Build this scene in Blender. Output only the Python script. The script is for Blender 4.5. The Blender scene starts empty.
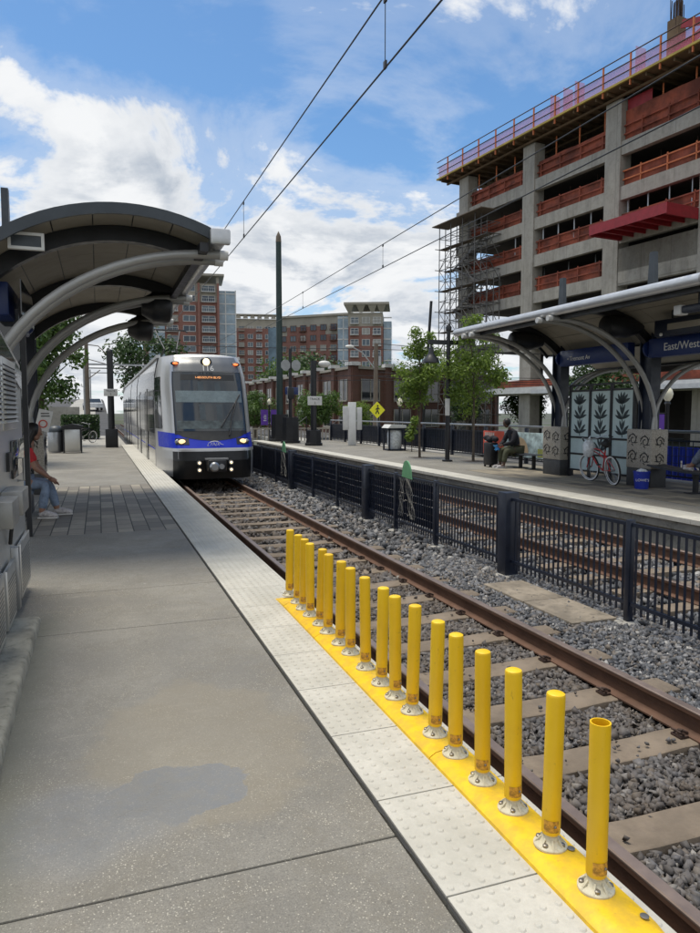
import bpy, math, random
import numpy as np
from mathutils import Vector, Matrix, Euler, noise as mnoise
random.seed(7); rng = np.random.default_rng(7)
S = bpy.context.scene
C = S.collection
R = math.radians
PI = math.pi

# ------------------------------------------------------------------ materials
def nt_new(name):
    m = bpy.data.materials.new(name); m.use_nodes = True
    nt = m.node_tree; b = nt.nodes['Principled BSDF']
    return m, nt, b
class NB:
    """small node builder"""
    def __init__(s, nt): s.nt = nt
    def n(s, typ, **kw):
        x = s.nt.nodes.new(typ)
        for k, v in kw.items(): setattr(x, k, v)
        return x
    def link(s, a, b): s.nt.links.new(a, b)
    def setin(s, node, key, v):
        if isinstance(v, bpy.types.NodeSocket): s.link(v, node.inputs[key])
        else: node.inputs[key].default_value = v
    def math(s, op, a, b=0.0, c=0.0, clamp=False):
        x = s.n('ShaderNodeMath', operation=op); x.use_clamp = clamp
        s.setin(x, 0, a); s.setin(x, 1, b)
        if op in ('MULTIPLY_ADD', 'COMPARE', 'SMOOTH_MIN'): s.setin(x, 2, c)
        return x.outputs[0]
    def mr(s, v, a, b, c=0.0, d=1.0, smooth=True):
        x = s.n('ShaderNodeMapRange'); x.interpolation_type = 'SMOOTHSTEP' if smooth else 'LINEAR'
        s.setin(x, 0, v); s.setin(x, 1, a); s.setin(x, 2, b); s.setin(x, 3, c); s.setin(x, 4, d)
        return x.outputs[0]
    def mix(s, f, a, b, blend='MIX'):
        x = s.n('ShaderNodeMix', data_type='RGBA', blend_type=blend)
        s.setin(x, 0, f); s.setin(x, 6, a); s.setin(x, 7, b)
        return x.outputs[2]
    def noise(s, vec, scale, detail=4, rough=.55, dist=0.0):
        x = s.n('ShaderNodeTexNoise'); s.link(vec, x.inputs['Vector'])
        x.inputs['Scale'].default_value = scale; x.inputs['Detail'].default_value = detail
        x.inputs['Roughness'].default_value = rough; x.inputs['Distortion'].default_value = dist
        return x.outputs['Fac']
    def vor(s, vec, scale, feat='F1', rnd=1.0):
        x = s.n('ShaderNodeTexVoronoi', feature=feat); s.link(vec, x.inputs['Vector'])
        x.inputs['Scale'].default_value = scale; x.inputs['Randomness'].default_value = rnd
        return x
    def bump(s, h, strength=.3, dist=.01):
        x = s.n('ShaderNodeBump'); s.setin(x, 'Height', h); x.inputs['Strength'].default_value = strength
        x.inputs['Distance'].default_value = dist
        return x.outputs[0]
def rgba(c): return (c[0], c[1], c[2], 1.0)
def sc(c, f): return (min(c[0]*f, 1), min(c[1]*f, 1), min(c[2]*f, 1))
def mat(name, col, rough=.6, metal=0.0, var=.12, vs=3.0, bump=0.0, bs=40.0, emis=None, es=1.0, coat=0.0, dirt=0.0, dcol=(.09, .08, .06), alpha=1.0, trans=0.0, spec=.5, island=0.0):
    m, nt, b = nt_new(name); B = NB(nt)
    tc = B.n('ShaderNodeTexCoord').outputs['Object']
    c = rgba(col)
    if var:
        f = B.noise(tc, vs, 5, .6)
        f = B.mr(f, .3, .7)
        c = B.mix(f, rgba(sc(col, 1-var)), rgba(sc(col, 1+var)))
    if island:
        g = B.n('ShaderNodeNewGeometry').outputs['Random Per Island']
        c = B.mix(B.mr(g, 0, 1, 0, island, False), c, rgba(sc(col, .35)))
    if dirt:
        f2 = B.mr(B.noise(tc, vs*2.7, 6, .7), .5, .72)
        c = B.mix(B.math('MULTIPLY', f2, dirt), c, rgba(dcol))
    B.setin(b, 'Base Color', c)
    b.inputs['Roughness'].default_value = rough
    if var:
        B.setin(b, 'Roughness', B.mr(B.noise(tc, vs*3, 4), .3, .7, max(rough-.08, .02), min(rough+.1, 1), False))
    b.inputs['Metallic'].default_value = metal
    b.inputs['Coat Weight'].default_value = coat
    b.inputs['Specular IOR Level'].default_value = spec
    b.inputs['Transmission Weight'].default_value = trans
    b.inputs['Alpha'].default_value = alpha
    if bump: B.setin(b, 'Normal', B.bump(B.noise(tc, bs, 5, .6), bump, .01))
    if emis:
        b.inputs['Emission Color'].default_value = rgba(emis); b.inputs['Emission Strength'].default_value = es
    return m

M = {}
M['yellow'] = None
M['sticker'] = mat('worn_sticker', (.52, .27, .03), .6, var=.5, vs=60)
M['cream'] = mat('cream_rubber', (.62, .57, .42), .5, var=.15, vs=20, dirt=.5, dcol=(.25, .2, .12))
M['bolt'] = mat('steel_bolt', (.25, .23, .2), .4, .8)
M['hole'] = mat('dark_hole', (.02, .02, .02), .9, var=0)
M['navy'] = mat('navy_paint', (.006, .011, .026), .38, var=.25, vs=3, spec=.6)
M['black'] = mat('black_paint', (.012, .013, .016), .42, var=.25)
M['rubber'] = mat('black_rubber', (.012, .012, .012), .7)
M['steel'] = mat('grey_steel', (.36, .37, .38), .34, .85, var=.08, vs=2)
M['tube'] = mat('painted_grey_tube', (.33, .33, .32), .4, .35, var=.08, vs=2)
M['traym'] = mat('tray_metal', (.30, .30, .29), .42, .6, var=.1, vs=8)
M['gutter'] = mat('pale_aluminium', (.55, .56, .57), .35, .6, var=.08)
M['stainless'] = mat('stainless', (.58, .58, .56), .33, .8, var=0)
M['soffit'] = mat('soffit_panels', (.29, .265, .215), .65, var=.1, vs=1.2)
M['fascia'] = mat('fascia_metal', (.05, .06, .07), .45, .2)
M['white'] = mat('white_paint', (.72, .72, .70), .5, var=.06)
M['offwhite'] = mat('weathered_white', (.58, .58, .56), .6, var=.1)
M['concrete'] = mat('plain_concrete', (.34, .33, .30), .85, var=.18, vs=1.2, bump=.3, bs=25, dirt=.4, dcol=(.16, .15, .13))
M['bconc'] = mat('building_concrete', (.40, .385, .345), .85, var=.22, vs=.35, bump=.2, bs=4, dirt=.45, dcol=(.2, .195, .18))
M['bconcd'] = mat('shaded_interior_concrete', (.11, .10, .09), .9, var=.2, vs=.4)  # interior shade put into the colour, much darker than the facade concrete
M['tie'] = mat('crosstie_concrete', (.19, .150, .110), .85, var=.2, vs=4, bump=.4, bs=40, dirt=.45, dcol=(.13, .10, .08))
M['rust'] = mat('rusty_steel', (.06, .035, .026), .8, .1, var=.35, vs=18, bump=.5, bs=80)
M['rusty_rail'] = mat('rail_web', (.12, .062, .038), .75, .1, var=.22, vs=3, bump=.15, bs=60)
M['railtop'] = mat('rail_head', (.25, .19, .16), .42, .5, var=.15, vs=4)
M['brick'] = None
M['bluesign'] = mat('blue_sign', (.012, .03, .13), .35, var=.05)
M['textwhite'] = mat('sign_lettering', (.7, .7, .68), .5, var=0)
M['textblack'] = mat('black_lettering', (.02, .02, .02), .5, var=0)
M['glass'] = mat('tinted_glass', (.02, .025, .03), .06, 0, var=0, spec=.8)
M['winglass'] = mat('window_glass', (.06, .085, .11), .1, 0, var=.3, vs=.4, spec=.8)
def mat_window():
    m, nt, b = nt_new('window_panes'); B = NB(nt)
    o = B.n('ShaderNodeObjectInfo').outputs['Random']
    c = B.mix(B.mr(o, .1, .9, 0, 1, False), rgba((.03, .05, .075)), rgba((.13, .17, .20)))
    c = B.mix(B.math('GREATER_THAN', o, .82), c, rgba((.30, .29, .26)))
    B.setin(b, 'Base Color', c); b.inputs['Roughness'].default_value = .1; return m
M['winglass'] = mat_window()
M['lightwin'] = mat('pale_curtain_wall', (.22, .30, .36), .15, 0, var=.25, vs=.5, spec=.8)
M['frost'] = mat('frosted_glass', (.50, .62, .62), .45, 0, var=.08, alpha=.88)
M['leafcut'] = mat('leaf_cutout', (.03, .045, .05), .7, var=0)
M['trainsilver'] = mat('train_silver', (.48, .48, .48), .30, .5, var=.0)
M['trainside'] = mat('train_side', (.40, .40, .40), .14, .85, var=.0)
M['trainblue'] = mat('train_blue', (.004, .022, .42), .45, 0, var=.03, spec=.3)
M['trainblack'] = mat('train_black', (.008, .009, .010), .4, var=.1)
M['windshield'] = mat('windshield_glass', (.012, .018, .024), .04, 0, var=.25, vs=1.5, spec=.9)
M['lampwarm'] = mat('warm_headlamp', (.9, .6, .3), .3, var=0, emis=(1, .60, .28), es=1.2)
M['lampwhite'] = mat('white_headlamp', (.9, .8, .6), .3, var=0, emis=(1, .75, .42), es=1.3)
M['lampamber'] = mat('amber_marker', (.8, .2, .05), .3, var=0, emis=(1, .18, .05), es=1.2)
M['led'] = mat('amber_display', (.5, .2, .05), .4, var=0, emis=(1, .42, .15), es=.9)
M['orange'] = mat('orange_netting', (.23, .055, .028), .8, var=.5, vs=.7, dirt=.5, dcol=(.10, .03, .02))
M['orangep'] = mat('orange_paint', (.52, .15, .05), .6, var=.15)
M['pinknet'] = mat('pink_netting', (.75, .25, .35), .7, var=.1, alpha=.32)
M['redbeam'] = mat('red_steel', (.26, .012, .02), .5, var=.15)
M['form'] = mat('yellow_formwork', (.36, .27, .05), .6, var=.2, vs=1)
M['plywood'] = mat('formwork_plywood', (.13, .085, .045), .8, var=.25, vs=.6)
M['scaf'] = mat('scaffold_steel', (.12, .115, .11), .5, .4, var=.2)
M['plank'] = mat('scaffold_plank', (.15, .12, .09), .8)
M['wood'] = mat('pole_wood', (.16, .13, .10), .85, bump=.3)
M['green'] = mat('dark_green_pole', (.014, .035, .032), .45)
M['bark'] = mat('bark', (.10, .08, .06), .9, var=.25, vs=8, bump=.5)
M['artgreen'] = mat('pale_green_enamel', (.13, .34, .17), .5, var=.1)
M['purple'] = mat('purple_banner', (.10, .03, .30), .6)
M['signyellow'] = mat('crossing_sign_yellow', (.75, .72, .02), .5, var=0)
M['red'] = mat('red_enamel', (.42, .02, .025), .3, var=.05, coat=.3)
M['adred'] = mat('red_advert', (.62, .09, .05), .5, var=.2, vs=2)
M['adsky'] = mat('landscape_advert', (.40, .50, .50), .5, var=.5, vs=4)
M['bucket'] = mat('blue_bucket', (.012, .03, .32), .4, var=.06)
M['bag'] = mat('thin_white_plastic', (.62, .66, .68), .35, var=.25, vs=14, bump=.6, bs=25)
M['skin_dark'] = mat('brown_skin', (.085, .045, .03), .55, var=.05)
M['skin_mid'] = mat('light_brown_skin', (.28, .15, .10), .55, var=.05)
M['hair'] = mat('black_hair', (.010, .008, .007), .5, var=.3, vs=30)
M['redshirt'] = mat('red_shirt', (.50, .025, .03), .8, var=.15, vs=8, bump=.3)
M['jeans'] = mat('faded_jeans', (.17, .22, .30), .85, var=.35, vs=9, bump=.4)
M['jeans2'] = mat('grey_blue_jeans', (.15, .18, .24), .85, var=.3, vs=7, bump=.4)
M['hoodie'] = mat('black_hoodie', (.010, .011, .017), .85, var=.2, vs=8, bump=.3)
M['olive'] = mat('olive_trousers', (.065, .07, .04), .85, var=.2, vs=8, bump=.3)
M['shoe'] = mat('grey_trainers', (.42, .40, .40), .7, var=.3, vs=25)
M['sole'] = mat('white_sole', (.6, .6, .58), .6)
M['bluecloth'] = mat('light_blue_cloth', (.08, .32, .62), .7)
M['brownbrick'] = None
M['carwhite'] = mat('white_car_paint', (.6, .62, .64), .3, coat=.5)
M['hedge'] = None

def brick_mat(name, c1, c2, mortar, scale=1.0, var=.2):
    m, nt, b = nt_new(name); B = NB(nt)
    tc = B.n('ShaderNodeTexCoord').outputs['Object']
    sp = B.n('ShaderNodeSeparateXYZ'); B.link(tc, sp.inputs[0])
    cb = B.n('ShaderNodeCombineXYZ')
    B.link(B.math('ADD', sp.outputs[0], sp.outputs[1]), cb.inputs[0]); B.link(sp.outputs[2], cb.inputs[1])
    br = B.n('ShaderNodeTexBrick'); B.link(cb.outputs[0], br.inputs['Vector'])
    br.inputs['Color1'].default_value = rgba(c1); br.inputs['Color2'].default_value = rgba(c2)
    br.inputs['Mortar'].default_value = rgba(mortar); br.inputs['Scale'].default_value = scale
    br.inputs['Mortar Size'].default_value = .012; br.inputs['Brick Width'].default_value = .22; br.inputs['Row Height'].default_value = .075
    f = B.mr(B.noise(tc, .35, 6, .65), .35, .65)
    c = B.mix(B.math('MULTIPLY', f, var), br.outputs['Color'], rgba(sc(c1, .55)))
    B.setin(b, 'Base Color', c); b.inputs['Roughness'].default_value = .88
    return m
M['brick'] = brick_mat('red_brick', (.29, .10, .07), (.23, .075, .055), (.26, .2, .17))
M['brownbrick'] = brick_mat('old_brown_brick', (.18, .072, .046), (.13, .052, .036), (.14, .11, .09), var=.5)
M['tanstone'] = mat('tan_cladding', (.36, .33, .27), .8, var=.1, vs=.3)

def leaf_mat(name, col, tr=.35):
    m, nt, b = nt_new(name); B = NB(nt)
    g = B.n('ShaderNodeNewGeometry')
    r = g.outputs['Random Per Island']
    tc = B.n('ShaderNodeTexCoord').outputs['Object']
    cl = B.mr(B.noise(tc, .9, 3), .35, .65)
    c = B.mix(r, rgba(sc(col, .6)), rgba((col[0]*1.5, col[1]*1.35, col[2]*1.0)))
    c = B.mix(B.math('MULTIPLY', cl, .5), c, rgba(sc(col, .7)))
    B.setin(b, 'Base Color', c); b.inputs['Roughness'].default_value = .55
    t = B.n('ShaderNodeBsdfTranslucent'); B.link(c, t.inputs[0])
    mx = B.n('ShaderNodeMixShader'); mx.inputs[0].default_value = tr
    B.link(b.outputs[0], mx.inputs[1]); B.link(t.outputs[0], mx.inputs[2])
    out = [n for n in nt.nodes if n.type == 'OUTPUT_MATERIAL'][0]
    B.link(mx.outputs[0], out.inputs[0])
    return m
M['leaf'] = leaf_mat('leaf_green', (.08, .155, .035))
M['leafy'] = leaf_mat('leaf_yellow_green', (.17, .27, .055), .5)
M['leafd'] = leaf_mat('leaf_dark', (.045, .095, .028), .25)
M['hedge'] = leaf_mat('hedge_leaf', (.04, .085, .03), .2)

def mat_yellow():
    m, nt, b = nt_new('yellow_plastic'); B = NB(nt)
    oi = B.n('ShaderNodeObjectInfo'); pos = B.n('ShaderNodeNewGeometry').outputs['Position']
    c = B.mix(oi.outputs['Random'], rgba((.82, .50, .004)), rgba((.90, .58, .010)))
    c = B.mix(B.math('MULTIPLY', B.mr(B.noise(pos, 7, 5, .6), .4, .7), .3), c, rgba((.72, .42, .01)))
    sv = B.n('ShaderNodeVectorMath', operation='MULTIPLY'); B.link(pos, sv.inputs[0]); sv.inputs[1].default_value = (1, 1, .22)
    g = B.mr(B.noise(sv.outputs[0], 55, 6, .75), .62, .72)
    c = B.mix(B.math('MULTIPLY', g, .5), c, rgba((.20, .12, .03)))
    g2 = B.mr(B.noise(pos, 26, 8, .8), .62, .70)
    c = B.mix(B.math('MULTIPLY', g2, .45), c, rgba((.30, .19, .04)))
    sp = B.n('ShaderNodeSeparateXYZ'); B.link(pos, sp.inputs[0])
    low = B.math('MULTIPLY', B.mr(sp.outputs[2], .0, .16, 1, 0), B.mr(B.noise(pos, 14, 6, .7), .35, .65))
    c = B.mix(B.math('MULTIPLY', low, .35), c, rgba((.28, .19, .07)))
    B.setin(b, 'Base Color', c); B.setin(b, 'Roughness', B.mr(B.noise(pos, 20, 4), .3, .7, .35, .55, False))
    B.setin(b, 'Normal', B.bump(B.noise(pos, 45, 4, .6), .12, .004))
    return m
M['yellow'] = mat_yellow()

def mat_bconc():
    m, nt, b = nt_new('building_concrete'); B = NB(nt)
    tc = B.n('ShaderNodeTexCoord').outputs['Object']
    sv = B.n('ShaderNodeVectorMath', operation='MULTIPLY'); B.link(tc, sv.inputs[0]); sv.inputs[1].default_value = (1, 1, .18)
    a = B.mr(B.noise(sv.outputs[0], 1.6, 7, .7), .35, .68); d_ = B.mr(B.noise(tc, .35, 6, .65), .35, .65); e_ = B.mr(B.noise(tc, 3.2, 8, .75), .45, .7)
    c = B.mix(a, rgba((.36, .335, .285)), rgba((.24, .225, .195)))
    c = B.mix(B.math('MULTIPLY', d_, .45), c, rgba((.40, .38, .34)))
    c = B.mix(B.math('MULTIPLY', e_, .4), c, rgba((.17, .155, .13)))
    sp = B.n('ShaderNodeSeparateXYZ'); B.link(tc, sp.inputs[0])
    j1 = B.math('PINGPONG', sp.outputs[1], 1.22); j = B.mr(j1, .0, .05, 1, 0)
    c = B.mix(B.math('MULTIPLY', j, .45), c, rgba((.13, .12, .10)))
    B.setin(b, 'Base Color', c); b.inputs['Roughness'].default_value = .88
    return m
M['bconc'] = mat_bconc()

def mat_platform():
    m, nt, b = nt_new('platform_concrete'); B = NB(nt)
    pos = B.n('ShaderNodeNewGeometry').outputs['Position']
    sp = B.n('ShaderNodeSeparateXYZ'); B.link(pos, sp.inputs[0])
    X, Y = sp.outputs[0], sp.outputs[1]
    n1 = B.noise(pos, .9, 5, .6); n2 = B.noise(pos, 3.1, 6, .65, .6); n3 = B.noise(pos, 14, 5, .7); n4 = B.noise(pos, 120, 3, .6)
    base = B.mix(B.mr(n1, .32, .66), rgba((.180, .168, .144)), rgba((.27, .254, .218)))
    base = B.mix(B.math('MULTIPLY', B.mr(n2, .45, .7), .55), base, rgba((.20, .18, .145)))
    base = B.mix(B.math('MULTIPLY', B.mr(n3, .3, .75), .35), base, rgba((.17, .165, .15)))
    base = B.mix(B.math('MULTIPLY', B.mr(n4, .3, .7), .35), base, rgba((.14, .13, .11)))
    # exposed aggregate specks
    v = B.vor(pos, 135); d = v.outputs['Distance']; cr = B.n('ShaderNodeSeparateColor'); B.link(v.outputs['Color'], cr.inputs[0])
    sel = B.math('GREATER_THAN', cr.outputs[0], B.mr(n2, .35, .65, .75, .30))
    rad = B.math('MULTIPLY', cr.outputs[1], .50)
    spk = B.math('MULTIPLY', sel, B.mr(B.math('SUBTRACT', rad, d), -.02, .12))
    spk = B.math('MULTIPLY', spk, B.mr(n2, .25, .6, .5, 1.0))
    base = B.mix(spk, base, rgba((.42, .395, .33)))
    v3 = B.vor(pos, 260); c3 = B.n('ShaderNodeSeparateColor'); B.link(v3.outputs['Color'], c3.inputs[0])
    base = B.mix(.55, base, B.mix(c3.outputs[0], B.mix(1.0, base, (.62, .62, .62, 1), 'MULTIPLY'), B.mix(1.0, base, (1.3, 1.3, 1.28, 1), 'MULTIPLY')))
    v2 = B.vor(pos, 60); cr2 = B.n('ShaderNodeSeparateColor'); B.link(v2.outputs['Color'], cr2.inputs[0])
    dk = B.math('MULTIPLY', B.math('GREATER_THAN', cr2.outputs[0], .82), B.mr(v2.outputs['Distance'], .12, .28, 1, 0))
    base = B.mix(B.math('MULTIPLY', dk, .5), base, rgba((.09, .085, .075)))
    # chewing gum dots, pale scuffs and hairline cracks
    gv = B.vor(pos, 3.1); gc = B.n('ShaderNodeSeparateColor'); B.link(gv.outputs['Color'], gc.inputs[0])
    gum = B.math('MULTIPLY', B.math('GREATER_THAN', gc.outputs[0], .45), B.mr(B.math('SUBTRACT', gv.outputs['Distance'], B.math('MULTIPLY', gc.outputs[1], .035)), .02, .035, 1, 0))
    base = B.mix(B.math('MULTIPLY', gum, .6), base, rgba((.12, .11, .095)))
    gv2 = B.vor(pos, 2.3); gc2 = B.n('ShaderNodeSeparateColor'); B.link(gv2.outputs['Color'], gc2.inputs[0])
    gum2 = B.math('MULTIPLY', B.math('GREATER_THAN', gc2.outputs[0], .7), B.mr(gv2.outputs['Distance'], .02, .04, 1, 0))
    base = B.mix(B.math('MULTIPLY', gum2, .6), base, rgba((.46, .44, .40)))
    sv = B.n('ShaderNodeVectorMath', operation='MULTIPLY'); B.link(pos, sv.inputs[0]); sv.inputs[1].default_value = (1.2, 9, 1)
    sf = B.mr(B.noise(sv.outputs[0], 1.3, 8, .7), .58, .75)
    base = B.mix(B.math('MULTIPLY', sf, .45), base, rgba((.42, .39, .33)))
    m1 = B.mr(B.noise(pos, 6.5, 8, .75, 1.0), .50, .62)
    base = B.mix(B.math('MULTIPLY', m1, .40), base, rgba((.17, .155, .125)))
    # damp patch, drying, with wobbly outline and a painted sky reflection
    wob = B.math('MULTIPLY', B.math('SUBTRACT', B.noise(pos, 3.5, 4, .6), .5), .9)
    def ell(cx, cy, rx, ry, w, wm=1.0):
        a = B.math('DIVIDE', B.math('SUBTRACT', X, cx), rx); c = B.math('DIVIDE', B.math('SUBTRACT', Y, cy), ry)
        q = B.math('SQRT', B.math('ADD', B.math('MULTIPLY', a, a), B.math('MULTIPLY', c, c)))
        q = B.math('ADD', q, B.math('MULTIPLY', wob, wm))
        return B.mr(q, 1-w, 1+w, 1, 0)
    tan = ell(.42, 3.35, .50, .75, .12)
    grey = ell(.0, 4.3, 1.1, 1.1, .35)
    base = B.mix(B.math('MULTIPLY', grey, .3), base, rgba((.155, .153, .145)))
    base = B.mix(B.math('MULTIPLY', tan, .42), base, rgba((.235, .205, .15)))
    wet = ell(.25, 2.93, .30, .21, .03, 2.2)
    wet2 = ell(-.12, 2.82, .42, .28, .28, 1.0)
    w = B.math('MAXIMUM', wet, B.math('MULTIPLY', wet2, .75))
    base = B.mix(B.math('MULTIPLY', w, B.mr(n3, .3, .7, .45, .75)), base, rgba((.175, .184, .195)))  # blue-grey puddle colour with the sky's reflection put into it
    # grime along the kerb
    kb = B.math('MULTIPLY', B.mr(B.math('ADD', X, B.math('MULTIPLY', wob, .12)), -.45, -.2, 1, 0), B.mr(Y, 5.6, 6.2, 1, 0))
    base = B.mix(B.math('MULTIPLY', kb, .6), base, rgba((.10, .105, .08)))
    B.setin(b, 'Base Color', base)
    r = B.mr(n2, .3, .7, .62, .85, False)
    r = B.math('SUBTRACT', r, B.math('MULTIPLY', w, .40))
    B.setin(b, 'Roughness', r)
    h = B.math('ADD', B.math('MULTIPLY', n4, .6), B.math('MULTIPLY', spk, .25))
    B.setin(b, 'Normal', B.bump(h, .35, .004))
    return m
M['platform'] = mat_platform()

def mat_paver(name, c1, c2, c3, mort, w=.30, h=.30, off=.5, along_y=True):
    m, nt, b = nt_new(name); B = NB(nt)
    pos = B.n('ShaderNodeNewGeometry').outputs['Position']
    sp = B.n('ShaderNodeSeparateXYZ'); B.link(pos, sp.inputs[0])
    cb = B.n('ShaderNodeCombineXYZ')
    if along_y: B.link(sp.outputs[1], cb.inputs[0]); B.link(sp.outputs[0], cb.inputs[1])
    else: B.link(sp.outputs[0], cb.inputs[0]); B.link(sp.outputs[1], cb.inputs[1])
    br = B.n('ShaderNodeTexBrick'); B.link(cb.outputs[0], br.inputs['Vector']); br.offset = off
    br.inputs['Color1'].default_value = (0, 0, 0, 1); br.inputs['Color2'].default_value = (1, 1, 1, 1)
    br.inputs['Mortar'].default_value = (.5, .5, .5, 1); br.inputs['Scale'].default_value = 1
    br.inputs['Mortar Size'].default_value = .008; br.inputs['Brick Width'].default_value = w; br.inputs['Row Height'].default_value = h
    cr = B.n('ShaderNodeValToRGB'); B.link(br.outputs['Color'], cr.inputs[0])
    e = cr.color_ramp.elements; e[0].position = .1; e[0].color = rgba(c1); e[1].position = .9; e[1].color = rgba(c3)
    k = e.new(.5); k.color = rgba(c2)
    n = B.mr(B.noise(pos, 6, 6, .7), .3, .7)
    c = B.mix(B.math('MULTIPLY', n, .35), cr.outputs[0], rgba(sc(c2, .6)))
    c = B.mix(br.outputs['Fac'], c, rgba(mort))
    B.setin(b, 'Base Color', c); b.inputs['Roughness'].default_value = .8
    B.setin(b, 'Normal', B.bump(B.math('SUBTRACT', B.math('MULTIPLY', B.noise(pos, 60, 3), .2), br.outputs['Fac']), .6, .006))
    return m
M['paver'] = mat_paver('grey_pavers', (.18, .165, .14), (.28, .25, .205), (.35, .315, .25), (.05, .048, .04), .42, .21)
M['paver2'] = mat_paver('mixed_pavers', (.12, .105, .085), (.26, .225, .165), (.33, .28, .20), (.10, .09, .07), .6, .3)

def mat_strip():
    m, nt, b = nt_new('tactile_tile'); B = NB(nt)
    pos = B.n('ShaderNodeNewGeometry').outputs['Position']
    n1 = B.mr(B.noise(pos, 2.5, 6, .65), .3, .7); n2 = B.mr(B.noise(pos, 30, 5, .7), .35, .75)
    c = B.mix(n1, rgba((.44, .425, .37)), rgba((.56, .54, .48)))
    c = B.mix(B.math('MULTIPLY', n2, .35), c, rgba((.36, .345, .30)))
    v = B.vor(pos, 210)
    c = B.mix(B.math('MULTIPLY', B.mr(v.outputs['Distance'], .1, .5, 1, 0), .22), c, rgba((.36, .34, .29)))
    B.setin(b, 'Base Color', c); b.inputs['Roughness'].default_value = .75
    B.setin(b, 'Normal', B.bump(B.noise(pos, 180, 3), .3, .003))
    return m
M['strip'] = mat_strip()

def mat_stone():
    m, nt, b = nt_new('ballast_stone'); B = NB(nt)
    g = B.n('ShaderNodeNewGeometry'); r = g.outputs['Random Per Island']; pos = g.outputs['Position']
    cr = B.n('ShaderNodeValToRGB'); B.link(r, cr.inputs[0])
    e = cr.color_ramp.elements
    e[0].position = 0; e[0].color = (.035, .037, .043, 1); e[1].position = 1; e[1].color = (.40, .39, .37, 1)
    for p, c in ((.3, (.085, .09, .10, 1)), (.62, (.165, .172, .19, 1)), (.80, (.15, .125, .10, 1)), (.93, (.24, .24, .25, 1))):
        k = e.new(p); k.color = c
    sp = B.n('ShaderNodeSeparateXYZ'); B.link(pos, sp.inputs[0])
    # between the rails the stone is stained brown by brake dust
    stain = B.math('MULTIPLY', B.mr(sp.outputs[0], 2.0, 2.3), B.mr(sp.outputs[0], 3.5, 3.9, 1, 0))
    c = B.mix(B.math('MULTIPLY', stain, B.mr(B.noise(pos, 2.5, 4), .35, .65, .35, .75)), cr.outputs[0], rgba((.105, .078, .055)))
    c = B.mix(B.math('MULTIPLY', B.mr(B.noise(pos, 70, 4), .4, .7), .35), c, rgba((.08, .08, .085)))
    B.setin(b, 'Base Color', c); b.inputs['Roughness'].default_value = .75
    return m
M['stone'] = mat_stone()

def mat_bed():
    m, nt, b = nt_new('ballast_bed'); B = NB(nt)
    pos = B.n('ShaderNodeNewGeometry').outputs['Position']
    v = B.vor(pos, 22); cr = B.n('ShaderNodeSeparateColor'); B.link(v.outputs['Color'], cr.inputs[0])
    c = B.mix(cr.outputs[0], rgba((.05, .052, .058)), rgba((.21, .21, .22)))
    c = B.mix(B.mr(v.outputs['Distance'], .25, .6), c, rgba((.02, .02, .02)))
    B.setin(b, 'Base Color', c); b.inputs['Roughness'].default_value = .9
    B.setin(b, 'Normal', B.bump(B.math('MULTIPLY', v.outputs['Distance'], -1), 1.0, .05))
    return m
M['bed'] = mat_bed()

def mat_ground():
    m, nt, b = nt_new('ground'); B = NB(nt)
    pos = B.n('ShaderNodeNewGeometry').outputs['Position']
    n = B.mr(B.noise(pos, .05, 6, .6), .42, .55); n2 = B.mr(B.noise(pos, 1.5, 6, .7), .3, .7)
    c = B.mix(n, rgba((.10, .10, .095)), rgba((.055, .075, .03)))
    c = B.mix(B.math('MULTIPLY', n2, .4), c, rgba((.07, .07, .06)))
    B.setin(b, 'Base Color', c); b.inputs['Roughness'].default_value = .95
    return m
M['ground'] = mat_ground()
M['asphalt'] = mat('asphalt', (.06, .06, .062), .9, var=.2, vs=.8, bump=.3, bs=60)
M['kerb'] = mat('mossy_kerb', (.27, .255, .205), .9, var=.25, vs=5, bump=.45, bs=35, dirt=.6, dcol=(.07, .07, .045))
M['sealant'] = mat('joint_sealant', (.035, .035, .034), .9, bump=.5)
M['sidewall'] = mat('platform_side', (.23, .22, .19), .9, var=.25, vs=1.5, dirt=.8, dcol=(.06, .055, .045))
M['mosaic'] = mat('mosaic_tile', (.34, .31, .26), .6, var=.3, vs=45, bump=.5, bs=60, dirt=.3)
M['dado'] = mat('dark_stone_base', (.045, .047, .05), .6, var=.2)

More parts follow.
